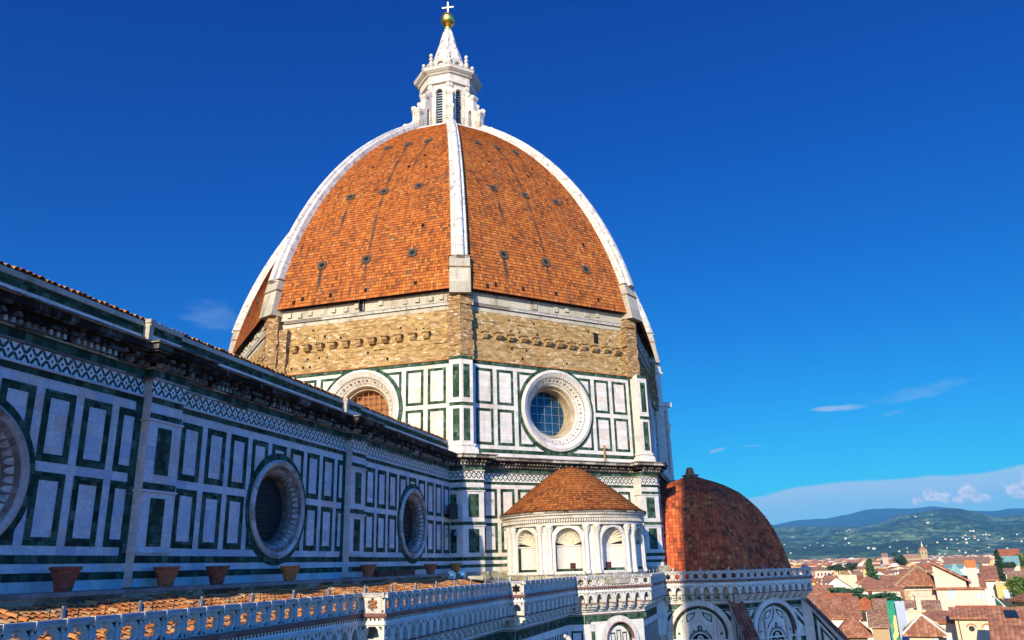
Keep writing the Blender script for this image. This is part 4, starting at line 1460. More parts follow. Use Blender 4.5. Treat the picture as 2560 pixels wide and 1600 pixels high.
A0, A1 = PH0 - radians(112), PH0 + radians(112)
mb.lathe([(6.50, 34.32), (6.72, 34.34), (6.74, 34.46), (6.62, 34.50), (6.60, 34.60), (6.66, 34.62)], EXC, 80, 0, A0, A1)
mb.lathe([(6.62, 34.88), (6.86, 34.92), (6.9, 35.02), (6.75, 35.06), (6.8, 35.16), (7.02, 35.22), (7.06, 35.36)], EXC, 80, 0, A0, A1)
mb.lathe([(7.06, 35.34), (7.14, 35.36), (7.14, 35.52), (7.0, 35.54)], EXC, 80, 1, A0, A1)
mb.lathe([(6.62, 34.60), (6.62, 34.90)], EXC, 80, 2, A0, A1)
n = 118
for q in range(n):
    a = A0 + (A1 - A0) * (q + .5) / n
    p = cyl(a, 34.745, 6.73)
    mb.box(p, (.26, .12, .25), 0, a)
mb.build('exedra_cornice', ['lantern_marble', 'dirty_cornice', 'mossy_stone'], exo)
mb = MB()
pf = [(7.10, 35.54), (6.85, 35.64), (6.6, 35.80)]
rows_n = 15
base_pf = [(6.6, 35.80), (4.15, 37.78), (2.3, 39.15), (1.25, 39.82), (.05, 40.12)]
L = []
for (ra, za), (rb, zb) in zip(base_pf, base_pf[1:]):
    n = max(2, int(hypot(ra - rb, za - zb) / .33))
    for q in range(n):
        L.append((ra + (rb - ra) * q / n, za + (zb - za) * q / n))
L.append(base_pf[-1])
allp = pf + L[1:]
for i in range(len(allp) - 1):
    (ra, za), (rb, zb) = allp[i], allp[i + 1]
    rows = []; uvs = []
    for r, z, v in ((ra + .05, za + .045, i * .33 + .002), (rb, zb, i * .33 + .328)):
        rows.append([cyl(A0 + (A1 - A0) * q / 96, z, r) for q in range(97)])
        uvs.append([((A0 + (A1 - A0) * q / 96) * 7.0, v) for q in range(98)])
    mb.grid(rows, 0, False, uvs)
    rows2 = [rows[1], [cyl(A0 + (A1 - A0) * q / 96, zb + .045, rb + .05) for q in range(97)]]
    mb.grid(rows2, 0, False, [uvs[1], uvs[1]])
mb.build('exedra_roof', 'exedra_tile', exo)

# ---- south tribune with its dark red half dome
TC = (0.1, -30.45)
tpf = [(10.85, 28.9), (10.62, 30.2), (10.0, 32.3), (9.28, 34.1), (8.5, 35.45), (7.65, 36.55), (6.75, 37.45), (5.85, 38.25), (4.9, 38.8), (3.95, 39.32), (2.8, 39.78), (1.6, 40.2), (.85, 40.5)]
mb = MB()
seg = []
acc = 0
for (ra, za), (rb, zb) in zip(tpf, tpf[1:]):
    n = max(1, round(hypot(ra - rb, za - zb) / .42))
    for q in range(n):
        seg.append((ra + (rb - ra) * q / n, za + (zb - za) * q / n))
seg.append(tpf[-1])
for k in range(8):
    fr = octface(180 + 45 * k, 0, TC)
    for i in range(len(seg) - 1):
        (ra, za), (rb, zb) = seg[i], seg[i + 1]
        ca = cos(radians(22.5))
        a, b = ra * ca, rb * ca
        v0, v1 = i * .42 + .002, i * .42 + .418
        a2 = a + .05
        ha_, hb_ = a2 * T225, b * T225
        mb.face([fr.P(-ha_, za, a2), fr.P(ha_, za, a2), fr.P(hb_, zb, b), fr.P(-hb_, zb, b)], 0, [(-ha_, v0), (ha_, v0), (hb_, v1), (-hb_, v1)])
        b2 = b + .05
        mb.face([fr.P(-hb_, zb, b), fr.P(hb_, zb, b), fr.P(b2 * T225, zb, b2), fr.P(-b2 * T225, zb, b2)], 0, [(-hb_, v1), (hb_, v1), (hb_, v1), (-hb_, v1)])
tdome = mb.build('tribune_dome', 'tribune_tile', cath)
mb = MB()
for k in range(8):
    fr = octface(180 + 45 * k, 0, TC)
    for (ra, za), (rb, zb), m in (((.80, 40.35), (.80, 40.62), 0), ((.80, 40.62), (.98, 40.66), 0), ((.98, 40.66), (.98, 40.76), 0), ((.98, 40.76), (.55, 40.80), 0), ((.55, 40.8), (.50, 41.1), 1), ((.50, 41.1), (.33, 41.62), 1), ((.33, 41.62), (.02, 41.66), 1)):
        mb.face([fr.P(-ra * T225, za, ra), fr.P(ra * T225, za, ra), fr.P(rb * T225, zb, rb), fr.P(-rb * T225, zb, rb)], m)
mb.build('tribune_finial', ['stone_ledge', 'brick_orange'], tdome)

# ---- outer galleries with pierced parapet on little arches
def sixfoil(n=36, r0=.235, r1=.085):
    return [((r0 + r1 * abs(cos(3 * (2 * pi * k / n + pi / 6))) ** .8 - .03 * (abs(cos(3 * (2 * pi * k / n + pi / 6))) < .25)), 2 * pi * k / n) for k in range(n)]
def panel_mesh(w, d0, d1, z0=29.14, z1=29.86):
    """one tracery panel in local coordinates x along, y out, z up"""
    m = MB()
    h = z1 - z0
    zc = (z0 + z1) / 2
    s = min(1.0, h / .78, w / .80)
    hol = [(r * s, a) for r, a in sixfoil()]
    n = len(hol)
    q0 = []; q1 = []
    for r, a in hol:
        cx, cz = cos(a), sin(a)
        f = min((w / 2) / max(abs(cx), 1e-6), (h / 2) / max(abs(cz), 1e-6))
        q0.append((r * cx, zc + r * cz)); q1.append((f * cx, zc + f * cz))
    for i in range(n):
        j = (i + 1) % n
        m.face([(q0[i][0], d1, q0[i][1]), (q1[i][0], d1, q1[i][1]), (q1[j][0], d1, q1[j][1]), (q0[j][0], d1, q0[j][1])])
        m.face([(q0[i][0], d0, q0[i][1]), (q0[j][0], d0, q0[j][1]), (q1[j][0], d0, q1[j][1]), (q1[i][0], d0, q1[i][1])])
        m.face([(q0[i][0], d1, q0[i][1]), (q0[j][0], d1, q0[j][1]), (q0[j][0], d0, q0[j][1]), (q0[i][0], d0, q0[i][1])])
    # raised circle and corner piercings
    R = .355 * s
    nn = 32
    for i in range(nn):
        a, b = 2 * pi * i / nn, 2 * pi * (i + 1) / nn
        for ra, rb, da, db in ((R + .035 * s, R, d1, d1 + .03), (R, R - .04 * s, d1 + .03, d1)):
            m.face([(cos(a) * ra, da, zc + sin(a) * ra), (cos(b) * ra, da, zc + sin(b) * ra), (cos(b) * rb, db, zc + sin(b) * rb), (cos(a) * rb, db, zc + sin(a) * rb)])
    for sx in (-1, 1):
        for sz in (-1, 1):
            x, z = sx * (w / 2 - .06), zc + sz * (h / 2 - .04)
            e = .15 * s
            m.face([(x, d1 + .004, z), (x - sx * e, d1 + .004, z), (x, d1 + .004, z - sz * e)], 1)
    # upright between panels
    for x in (-w / 2,):
        m.face([(x - .04, d1 + .035, z0), (x + .04, d1 + .035, z0), (x + .04, d1 + .035, z1), (x - .04, d1 + .035, z1)])
        m.face([(x + .04, d1 + .035, z0), (x + .04, d1, z0), (x + .04, d1, z1), (x + .04, d1 + .035, z1)])
        m.face([(x - .04, d1, z0), (x - .04, d1 + .035, z0), (x - .04, d1 + .035, z1), (x - .04, d1, z1)])
    return m

GAL = []
def gallery(p0, p1, pw=.95, squares=False, inner=None):
    p0, p1 = Vector((*p0, 0)), Vector((*p1, 0))
    dv = p1 - p0
    L = dv.length
    ang = atan2(-dv.x, dv.y)
    fr = Fr(p0, ang)
    n = max(1, round(L / pw))
    w = L / n
    rail = MB()
    fr.slab(rail, -.02, L + .02, 29.86, 29.93, -.20, .10, 0)
    fr.slab(rail, -.05, L + .05, 29.93, 30.02, -.24, .15, 1)
    for i in range(n + 1):
        fr.slab(rail, i * w - .05, i * w + .05, 29.80, 30.03, .0, .17, 0)
    g_o = rail.build('gallery', ['gallery_marble', 'lead_grey'], cath)
    # moulding, lozenge band, arches
    m = MB()
    fr.slab(m, -.10, L + .10, 29.00, 29.14, -.2, .14, 1)
    fr.slab(m, -.05, L + .05, 28.94, 29.0, -.2, .07, 1)
    fr.slab(m, 0, L, 28.72, 28.96, -.2, .0, 2)
    fr.slab(m, -.03, L + .03, 28.64, 28.72, -.2, .07, 0)
    fr.sheet(m, 0, L, 29.0, 29.14, -.2, 0)
    m.face([fr.P(0, 28.97, -.15), fr.P(L, 28.97, -.15), fr.P(L, 28.97, -1.5), fr.P(0, 28.97, -1.5)], 0)
    DB = -.92
    ia, ib = inner if inner else (0, L)
    z0, zs, z1 = 27.80, 28.05, 28.64
    hw = w * .32
    nn = 7
    for i in range(n):
        c = (i + .5) * w
        fr.sheet(m, i * w, c - hw, z0, z1, 0); fr.sheet(m, c + hw, (i + 1) * w, z0, z1, 0)
        prev = None
        pts = []
        R = hw * 1.7
        for q in range(nn + 1):
            x = -hw + 2 * hw * q / nn
            xx = abs(x)
            zz = zs + sqrt(max(R * R - (xx + R - hw) ** 2, 0))
            pts.append((x, min(zz, z1 - .06)))
        for (xa, za), (xb, zb) in zip(pts, pts[1:]):
            m.face([fr.P(c + xa, za, 0), fr.P(c + xb, zb, 0), fr.P(c + xb, z1, 0), fr.P(c + xa, z1, 0)])
            m.face([fr.P(c + xa, za, 0), fr.P(c + xa, za, -.2), fr.P(c + xb, zb, -.2), fr.P(c + xb, zb, 0)])
        for s_ in (-hw, hw):
            m.face([fr.P(c + s_, z0, 0), fr.P(c + s_, zs, 0), fr.P(c + s_, zs, DB), fr.P(c + s_, z0, DB)])
        for s_ in (-1, 1):
            m.face([fr.P(c + s_ * w * .40, 28.58, .006), fr.P(c + s_ * w * .25, 28.58, .006), fr.P(c + s_ * w * .40, 28.40, .006)], 3)
    m.face([fr.P(ia, 28.6, DB), fr.P(ib, 28.6, DB), fr.P(L, 28.6, -.02), fr.P(0, 28.6, -.02)], 0)
    # brackets
    for i in range(n + 1):
        c = min(max(i * w, .10, ia + .1 if ia > 0 else .1), L - .10, ib - .1 if ib < L else 1e9)
        b = w * .17
        prof = [(0.0, 27.80), (.02, 27.70), (-.10, 27.62), (-.12, 27.50), (-.34, 27.44), (-.36, 27.30), (-.62, 27.24), (-.66, 27.08), (DB, 27.02)]
        for (d0, za), (d1, zb) in zip(prof, prof[1:]):
            m.face([fr.P(c - b, zb, d1), fr.P(c + b, zb, d1), fr.P(c + b, za, d0), fr.P(c - b, za, d0)], 0)
        for s_ in (-b, b):
            m.face([fr.P(c + s_, z, d) for d, z in prof] + [fr.P(c + s_, 27.80, DB)], 0)
        fr.slab(m, c - b - .03, c + b + .03, 27.74, 27.82, DB, .05, 1)
    fr.sheet(m, ia, ib, 26.9, 28.7, DB, 4)
    if squares:
        for i in range(n):
            c = (i + .5) * w
            fr.sheet(m, c - w * .30, c + w * .30, 27.14, 27.72, DB + .015, 3)
            fr.sheet(m, c - w * .25, c + w * .25, 27.19, 27.67, DB + .025, 0)
            fr.ring(m, c, 27.43, .05, .17, DB + .035, 3, 10)
    fr.slab(m, ia - .1, ib + .1, 26.88, 27.02, -1.2, DB + .18, 0)
    fr.slab(m, ia - .06, ib + .06, 26.80, 26.88, -1.2, DB + .10, 1)
    m.build('arcade', ['gallery_marble', 'red_marble', 'lozenge_band', 'void_dark' if False else 'green_marble', 'pale_marble'], g_o)
    pm = panel_mesh(w, -.14, 0).build('tracery_panel', ['gallery_marble', 'void_dark'], g_o)
    rm = MB(); rm.tube((0, 0, 30.0), (0, 0, 30.30), .014, n=4)
    ro = rm.build('wire_rod', 'dark_iron', g_o)
    pst = MB()
    pst.box((0, 0, 30.17), (.09, .06, .34)); pst.tube((-.02, 0, 30.3), (-.34, .0, 30.0), .014, n=4); pst.box((.09, 0, 30.13), (.06, .05, .18), 1)
    po = pst.build('rail_post', ['grey_metal', 'blue_glass'], g_o)
    fp = True
    Rz = Matrix.Rotation(atan2(fr.u.y, fr.u.x), 4, 'Z')
    for i in range(n):
        o = pm if i == 0 else pm.copy()
        if i: COL.objects.link(o); o.parent = g_o
        mm_ = Matrix.Translation(fr.P((i + .5) * w, 0, 0)) @ Rz @ Matrix.Scale(-1, 4, (0, 1, 0))
        o.matrix_world = mm_
        o2 = ro if i == 0 else ro.copy()
        if i: COL.objects.link(o2); o2.parent = g_o
        o2.matrix_world = Matrix.Translation(fr.P((i + .62) * w, 0, -.12))
        if i % 3 == 1 or n < 3:
            o3 = po if fp else po.copy()
            if not fp: COL.objects.link(o3); o3.parent = g_o
            fp = False
            o3.matrix_world = Matrix.Translation(fr.P((i + .1) * w, 0, -.14)) @ Rz
    if fp:
        bpy.data.objects.remove(po)
    GAL.append((fr, L, w, n, DB, ia, ib))
    return fr, L, g_o
PTS = [(-111.0, -18.5), (-61.9, -18.5), (-62.1, -19.8), (-42.4, -19.9), (-42.2, -20.9), (-27.6, -21.5), (-27.3, -22.4), (-26.8, -23.0), (-22.5, -27.3), (-12.4, -27.5), (-12.4, -34.84), (-5.14, -42.1), (5.14, -42.1)]
KEEP = []
def inner_line(i, off=-.92):
    a, b = Vector(PTS[i]), Vector(PTS[i + 1])
    d = (b - a).normalized()
    nrm = Vector((d.y, -d.x))
    return a + nrm * off, d
def inner_range(i):
    p, d = inner_line(i)
    L = (Vector(PTS[i + 1]) - Vector(PTS[i])).length
    r = [0, L]
    for k, q in ((0, i - 1), (1, i + 1)):
        if 0 <= q < len(PTS) - 1:
            p2, d2 = inner_line(q)
            cr = d.x * d2.y - d.y * d2.x
            if abs(cr) > 1e-3:
                w_ = p2 - p
                r[k] = (w_.x * d2.y - w_.y * d2.x) / cr
    return r
for i, (a, b) in enumerate(zip(PTS, PTS[1:])):
    pw = {4: 1.25, 1: 1.4, 3: 1.05, 5: .95, 7: 1.02}.get(i, .95)
    KEEP.append(gallery(a, b, pw if i not in (6,) else .7, squares=i >= 8, inner=inner_range(i)))
aw = MB(); AG = []
for i, (fr, L, w, n, DB, ia, ib) in enumerate(GAL):
    fr.sheet(aw, ia, ib, 0.0, 26.85, DB)
    ag = MB(); AG.append(ag)
    D = DB + .015
    if i in (0, 2, 4, 8):
        fr.sheet(ag, ia, ib, 26.1, 26.75, D)
        t = ia + .4
        while t < ib - .6:
            fr.sheet(ag, t, t + .36, 15.0, 25.6, D); t += .74
    elif i in (1, 3, 5):
        fr.sheet(ag, ia + .02, ib - .02, 26.1, 26.75, D)
        fr.frame(ag, ia + .2, max(ib - .2, ia + .6), 15, 25.6, .16, D)
    elif i == 6:
        fr.sheet(ag, ia, ib, 26.1, 26.75, D)
aisle_wall = aw.build('aisle_wall', 'gallery_wall', cath)
for ag in AG:
    if ag.f:
        ag.build('green_inlay', 'green_marble', aisle_wall)

# blind arches of the tribune and of the corner block
def blind_arch(fr, tc, zs, R, DB, kind):
    m = MB()
    def rg(r0, r1, d0, d1, mm, nseg=40):
        for q in range(nseg):
            a, b = pi * q / nseg, pi * (q + 1) / nseg
            P = lambda r, an, d: fr.P(tc + cos(an) * r, zs + sin(an) * r, d)
            m.face([P(r0, a, d1), P(r1, a, d1), P(r1, b, d1), P(r0, b, d1)], mm)
            m.face([P(r1, a, d1), P(r1, a, d0), P(r1, b, d0), P(r1, b, d1)], mm)
            m.face([P(r0, a, d0), P(r0, a, d1), P(r0, b, d1), P(r0, b, d0)], mm)
    rg(R - .48, R, DB, DB + .28, 0)
    rg(R - .56, R - .48, DB, DB + .34, 1)
    rg(R - .82, R - .56, DB, DB + .03, 2)
    for s_ in (-1, 1):
        t0, t1 = sorted((tc + s_ * R, tc + s_ * (R - .56)))
        fr.slab(m, t0, t1, zs - 8, zs, DB, DB + .28, 0)
        t0, t1 = sorted((tc + s_ * (R - .56), tc + s_ * (R - .82)))
        fr.slab(m, t0, t1, zs - 8, zs, DB, DB + .03, 2)
    if kind == 'stripes':
        for t_ in (-.62, 0, .62):
            h = sqrt((R - .9) ** 2 - t_ ** 2)
            fr.sheet(m, tc + t_ - .24, tc + t_ + .24, zs - 8, zs + h - .25, DB + .04, 2)
            fr.sheet(m, tc + t_ - .15, tc + t_ + .15, zs - 8, zs + h - .38, DB + .05, 0)
            s = .09
            m.face([fr.P(tc + t_, zs - .6 - s, DB + .06), fr.P(tc + t_ + s, zs - .6, DB + .06), fr.P(tc + t_, zs - .6 + s, DB + .06), fr.P(tc + t_ - s, zs - .6, DB + .06)], 1)
    else:
        # ogee gable over a pointed window, side lights with star inlay
        r2 = R - 1.0
        for s_ in (-1, 1):
            a0 = []
            for q in range(13):
                an = pi / 2 * q / 12
                x, z = cos(an) * r2, sin(an) * r2
                if x < 1.62: break
                a0.append((x, z))
            zt = sqrt(max(r2 * r2 - 1.62 ** 2, 0))
            a0.append((1.62, zt))
            for k_, mm, off, d_ in ((1.0, 2, 0, .04), (.90, 0, .06, .05)):
                cx_, cz_ = 1.95, .25
                pts = [(1.62, -1.4)] + [(r2, -1.4)] + a0
                pts = [(cx_ + (x - cx_) * k_, cz_ + (z - cz_) * k_) for x, z in pts]
                P_ = [fr.P(tc + s_ * x, zs + z, DB + d_) for x, z in pts]
                m.face(P_ if s_ > 0 else P_[::-1], mm)
            for rot in (0, pi / 3):
                tri = [fr.P(tc + s_ * 2.05 + .17 * cos(rot + pi / 2 + 2 * pi * q / 3), zs + .1 + .17 * sin(rot + pi / 2 + 2 * pi * q / 3), DB + .062 + rot * .004) for q in range(3)]
                m.face(tri, 2)
            # slim pinnacle shaft
            fr.slab(m, tc + s_ * 1.48 - .09, tc + s_ * 1.48 + .09, zs - 8, zs + 1.25, DB, DB + .32, 0)
            fr.slab(m, tc + s_ * 1.48 - .05, tc + s_ * 1.48 + .05, zs + 1.25, zs + 1.75, DB + .1, DB + .22, 0)
            # upper spandrel panel
            pts = [(.30, r2 * .98), (1.25, r2 * .84), (1.25, r2 * .50), (.75, r2 * .62), (.40, r2 * .80)]
            for k_, mm, d_ in ((1.0, 2, .04), (.66, 0, .05)):
                cx_, cz_ = .85, r2 * .74
                P_ = [fr.P(tc + s_ * (cx_ + (x - cx_) * k_), zs + cz_ + (z - cz_) * k_, DB + d_) for x, z in pts]
                m.face(P_ if s_ > 0 else P_[::-1], mm)
        # ogee gable field, proud of the wall
        og = [(-1.38, -1.5), (1.38, -1.5), (1.30, .1), (.85, .75), (.42, 1.05), (.16, 1.6), (0, 2.15), (-.16, 1.6), (-.42, 1.05), (-.85, .75), (-1.30, .1)]
        m.face([fr.P(tc + x, zs + z, DB + .16) for x, z in og], 0)
        ed = og[1:]
        for (xa, za), (xb, zb) in zip(ed, ed[1:]):
            m.face([fr.P(tc + xa, zs + za, DB + .16), fr.P(tc + xa, zs + za, DB), fr.P(tc + xb, zs + zb, DB), fr.P(tc + xb, zs + zb, DB + .16)], 2)
        # window arch
        for r0, r1, d_, mm in ((1.0, 1.22, .19, 2), (.86, 1.0, .22, 0)):
            fr.ring(m, tc, zs - .75, r0, r1, DB + d_, mm, 24, 0, pi)
        for q in range(26):
            an = pi * (q + .5) / 26
            x, z = cos(an) * 1.11, sin(an) * 1.11
            s = .045
            m.face([fr.P(tc + x - s, zs - .75 + z, DB + .2), fr.P(tc + x, zs - .75 + z - s, DB + .2), fr.P(tc + x + s, zs - .75 + z, DB + .2), fr.P(tc + x, zs - .75 + z + s, DB + .2)], 0)
        P_ = [fr.P(tc + cos(pi * q / 20) * .86, zs - .75 + sin(pi * q / 20) * .86, DB + .17) for q in range(21)] + [fr.P(tc - .86, zs - 8, DB + .17), fr.P(tc + .86, zs - 8, DB + .17)]
        m.face(P_, 3)
        fr.ring(m, tc, zs - .35, .20, .30, DB + .19, 0, 20)
        for q in range(6):
            an = 2 * pi * q / 6
            fr.ring(m, tc + cos(an) * .12, zs - .35 + sin(an) * .12, .03, .07, DB + .192, 0, 8)
        for s_ in (-1, 1):
            fr.ring(m, tc + s_ * .42, zs - 1.15, .34, .42, DB + .19, 0, 16, 0, pi)
        fr.slab(m, tc - .05, tc + .05, zs - 8, zs - .75, DB + .17, DB + .24, 0)
        fr.ring(m, tc, zs + .62, .10, .24, DB + .175, 2, 18)
        fr.ring(m, tc, zs + .62, .0, .06, DB + .176, 1, 12)
        for s_ in (-1, 1):
            m.face([fr.P(tc + s_ * .50, zs + .25, DB + .172), fr.P(tc + s_ * .72, zs + .25, DB + .172), fr.P(tc + s_ * .56, zs + .62, DB + .172)], 1)
        fr.slab(m, tc - .10, tc + .10, zs + 2.1, zs + 2.45, DB, DB + .22, 0)
    return m
fr, L, w, n, DB, ia, ib = GAL[7]
blind_arch(fr, L / 2 - .15, 24.7, 1.95, DB, 'stripes').build('blind_arch', ['gallery_marble', 'red_marble', 'green_marble'], aisle_wall)
m = MB()
fr.sheet(m, -.1, .55, 20, 26.1, DB + .02, 1); fr.sheet(m, .05, .42, 20, 25.5, DB + .03, 0)
fr.sheet(m, 0, L, 26.25, 26.75, DB + .015, 0)
m.build('side_panel', ['green_marble', 'pale_marble'], aisle_wall)
for gi, dt in ((9, 0.5), (10, 0.0)):
    fr, L, w, n, DB, ia, ib = GAL[gi]
    tc = L / 2 + (-1.9 if gi == 9 else 0)
    tc = (36.1 - 30.45) if False else tc
    if gi == 9:
        # the west wall continues behind the corner block, so its arch is centred on the whole side
        tc = L - 4.25
    m = blind_arch(fr, tc, 24.0, 3.2, DB, 'gothic')
    fr.sheet(m, max(ia, .2), ib - .05, 26.35, 26.78, DB + .012, 2)
    for s_ in (-1, 1):
        x0, x1 = tc + s_ * 3.55, tc + s_ * 4.9
        for k_, mm, d_ in ((1.0, 2, .013), (.72, 0, .022), (.45, 2, .03), (.28, 0, .036)):
            tri = [(tc + s_ * 1.9, 26.30), (tc + s_ * 4.5, 26.30), (tc + s_ * 4.5, 23.9)]
            cx_ = sum(p[0] for p in tri) / 3 + s_ * .55; cz_ = sum(p[1] for p in tri) / 3 + .35
            P_ = [fr.P(cx_ + (x - cx_) * k_, cz_ + (z - cz_) * k_, DB + d_) for x, z in tri]
            m.face(P_ if s_ < 0 else P_[::-1], mm)
    for z0, z1 in ((22.9, 23.35), (21.6, 22.1)):
        fr.sheet(m, max(ia, .2), ib - .05, z0, z1, DB + .011, 2)
    fr.slab(m, max(ia, .1), ib, 23.45, 23.6, DB, DB + .2, 0)
    m.build('blind_arch', ['gallery_marble', 'red_marble', 'green_marble', 'void_dark'], aisle_wall)

# ---- sloping buttresses of the tribune
def buttress(ang, p0, name='tribune_buttress'):
    a = radians(ang)
    fr = Fr((p0[0], p0[1], 0), a + pi / 2)      # u runs along the buttress direction
    u = Vector((cos(a), sin(a), 0)); nn = Vector((-sin(a), cos(a), 0))
    o = Vector((p0[0], p0[1], 0))
    def P(r, s_, z):
        return o + u * r + nn * s_ + Vector((0, 0, z))
    m = MB()
    hw = .62
    x0, z0, x1, z1 = -.6, 26.95, 10.0, 15.6
    for s_ in (-hw, hw):
        q = [P(x0, s_, 0), P(x1, s_, 0), P(x1, s_, z1), P(x0, s_, z0)]
        m.face(q if s_ < 0 else q[::-1], 0)
    m.face([P(x1, -hw, 0), P(x1, hw, 0), P(x1, hw, z1), P(x1, -hw, z1)], 0)
    sl = (z1 - z0) / (x1 - x0)
    for s_, sg in ((-hw, -1), (hw, 1)):
        e = s_ + sg * .014
        for tri in (((.7, 25.0), (.7, 21.9), (3.3, 21.9)), ((.7, 20.2), (4.6, 20.2), (.7, 21.2))):
            for k_, mm, lift in ((1.35, 1, 0), (1.0, 0, .006), (.70, 1, .012), (.40, 0, .018)):
                cx_ = sum(p[0] for p in tri) / 3; cz_ = sum(p[1] for p in tri) / 3
                if k_ == 1.35 and tri[0][1] < 22: continue
                q = [P(cx_ + (x - cx_) * k_, e + sg * lift, cz_ + (z - cz_) * k_) for x, z in tri]
                m.face(q, mm)
        for zb in (21.3, 20.5):
            q = [P(.0, e, zb), P((zb + .35 - z0) / sl + x0 - .3, e, zb), P((zb + .35 - z0) / sl + x0 - .3, e, zb + .35), P(.0, e, zb + .35)]
            m.face(q, 1)
    # coping slab
    for dz, hh, mm in ((.0, .80, 0),):
        q = [P(x0, -hh, z0 + dz), P(x1, -hh, z1 + dz), P(x1, hh, z1 + dz), P(x0, hh, z0 + dz)]
        q2 = [p + Vector((0, 0, .16)) for p in q]
        for i_ in range(4):
            j_ = (i_ + 1) % 4
            m.face([q[i_], q[j_], q2[j_], q2[i_]], 0)
        m.face(q, 0)
    bo_ = m.build(name, ['pale_marble', 'green_marble'], cath)
    t = MB()
    nr = 22
    rr = random.Random(7)
    for i_ in range(nr):
        ra, rb = x0 + (x1 - x0) * i_ / nr, x0 + (x1 - x0) * (i_ + 1.15) / nr
        for c_ in range(4):
            s0 = -.74 + c_ * .37; s1 = s0 + .35
            za, zb = z0 + sl * (ra - x0) + .17 + .01, z0 + sl * (rb - x0) + .17 + .07
            jj = rr.uniform(0, .03)
            t.face([P(ra, s0, za), P(rb, s0, zb + jj), P(rb, s1, zb + jj), P(ra, s1, za)], 0, [(c_ + .2, i_ + .2), (c_ + .2, i_ + .8), (c_ + .8, i_ + .8), (c_ + .8, i_ + .2)])
            t.face([P(rb, s0, zb + jj), P(rb, s0, zb - .12), P(rb, s1, zb - .12), P(rb, s1, zb + jj)], 0, [(c_ + .2, i_ + .2)] * 4)
    t.build('buttress_tiles', 'buttress_tile', bo_)
buttress(202.5, (-12.0, -34.5))
buttress(247.5, (-4.9, -41.6))

# ---- aisle roof of curved tiles, stone ledge under the clerestory
YT, ZT, YB, ZBt = -12.1, 30.13, -17.4, 28.75
mb = MB()
mb.face([(-111, YB, ZBt), (-29, YB, ZBt), (-29, YT, ZT), (-111, YT, ZT)], 0, [(.5, .5)] * 4)
mb.face([(-60.8, -18.8, 28.45), (-29, -19.2, 28.35), (-29, YB, ZBt), (-60.8, YB, ZBt)], 0, [(.5, .5)] * 4)
rr = random.Random(5)
x = -108.0
ci = 0
sl = (ZT - ZBt) / (YT - YB)
PIT = .33
while x < -30.6:
    ridge = (ci % 13) == 7
    nrow = 11 if x < -60.7 else 14
    wob = .04 * sin(x * .8) + .025 * sin(x * 2.3)
    for r in range(nrow):
        ya = YT - .47 * r + rr.uniform(-.025, .025)
        yb = ya - .56
        xo = rr.uniform(-.018, .018)
        za, zb = ZT + (ya - YT) * sl, ZT + (yb - YT) * sl
        h = .085 + rr.uniform(-.01, .012) + (.06 if ridge else 0)
        tilt = rr.uniform(-.03, .03)
        rows = []
        for yy, zz, rad in ((ya, za + .0, .115), (yb, zb + .05, .145)):
            rows.append([(x + xo + tilt * (yy - ya) - cos(pi * q / 7) * rad, yy, zz + wob + .02 + sin(pi * q / 7) * h) for q in range(8)])
        uvq = [[(ci + .5, r + .5)] * 9] * 2
        mb.grid(rows, 0, False, uvq)
        mb.face([rows[1][q] for q in range(8)], 1, [(ci + .5, r + .5)] * 8)
        px = x + PIT / 2
        p0 = [(px - .09, ya, za + wob + .045), (px, ya, za + wob + .01), (px + .09, ya, za + wob + .045)]
        p1 = [(px - .09, yb, zb + wob + .075), (px, yb, zb + wob + .04), (px + .09, yb, zb + wob + .075)]
        mb.grid([p0, p1], 0, False, [[(ci + 300.5, r + .5)] * 4] * 2)
    x += PIT; ci += 1
roof = mb.build('aisle_roof', ['aisle_pantile', 'dark_hole'], cath)
mb = MB()
lf = Fr((0, -10.23, 0), radians(270))
lf.slab(mb, -112, -27.3, 30.40, 30.56, -.3, 1.95, 0)
lf.slab(mb, -112, -27.3, 30.30, 30.40, -.3, 1.80, 1)
lf.slab(mb, -112, -27.3, 27.0, 30.30, -.3, 1.68, 1)
# platform in front of the crossing and round the exedra
mb.face([(-31.5, -12.2, 30.22), (-31.5, -17.0, 29.6), (-28.2, -21.0, 29.35), (-26.4, -23.0, 29.3), (-22.6, -26.6, 29.3), (-12.6, -27.2, 29.3), (-12.6, -18, 30.0), (-24, -10.2, 30.25)], 0)
mb.face([(-30.5, -12.1, 29), (-29.9, -14.0, 29), (-29.9, -14.0, 30.3), (-30.5, -12.1, 30.3)], 2)
cwf = octface(225, APC)
cwf.slab(mb, -9.2, 9.2, 29.5, 30.62, -.1, .30, 2); cwf.slab(mb, -11.9, -9.0, 29.5, 30.62, .2, 1.62, 2); cwf.slab(mb, 9.0, 11.9, 29.5, 30.62, .2, 1.62, 2)
ledge = mb.build('stone_ledge', ['stone_ledge', 'dirty_cornice', 'mossy_stone'], cath)
mb = MB()
fr = octface(225, APC)
# low stone curb round the exedra's foot
mb.lathe([(6.9, 29.3), (6.9, 30.10), (6.62, 30.14), (6.62, 30.22), (6.4, 30.22)], EXC, 60, 0, A0, A1)
mb.build('exedra_plinth', 'mossy_stone', exo)
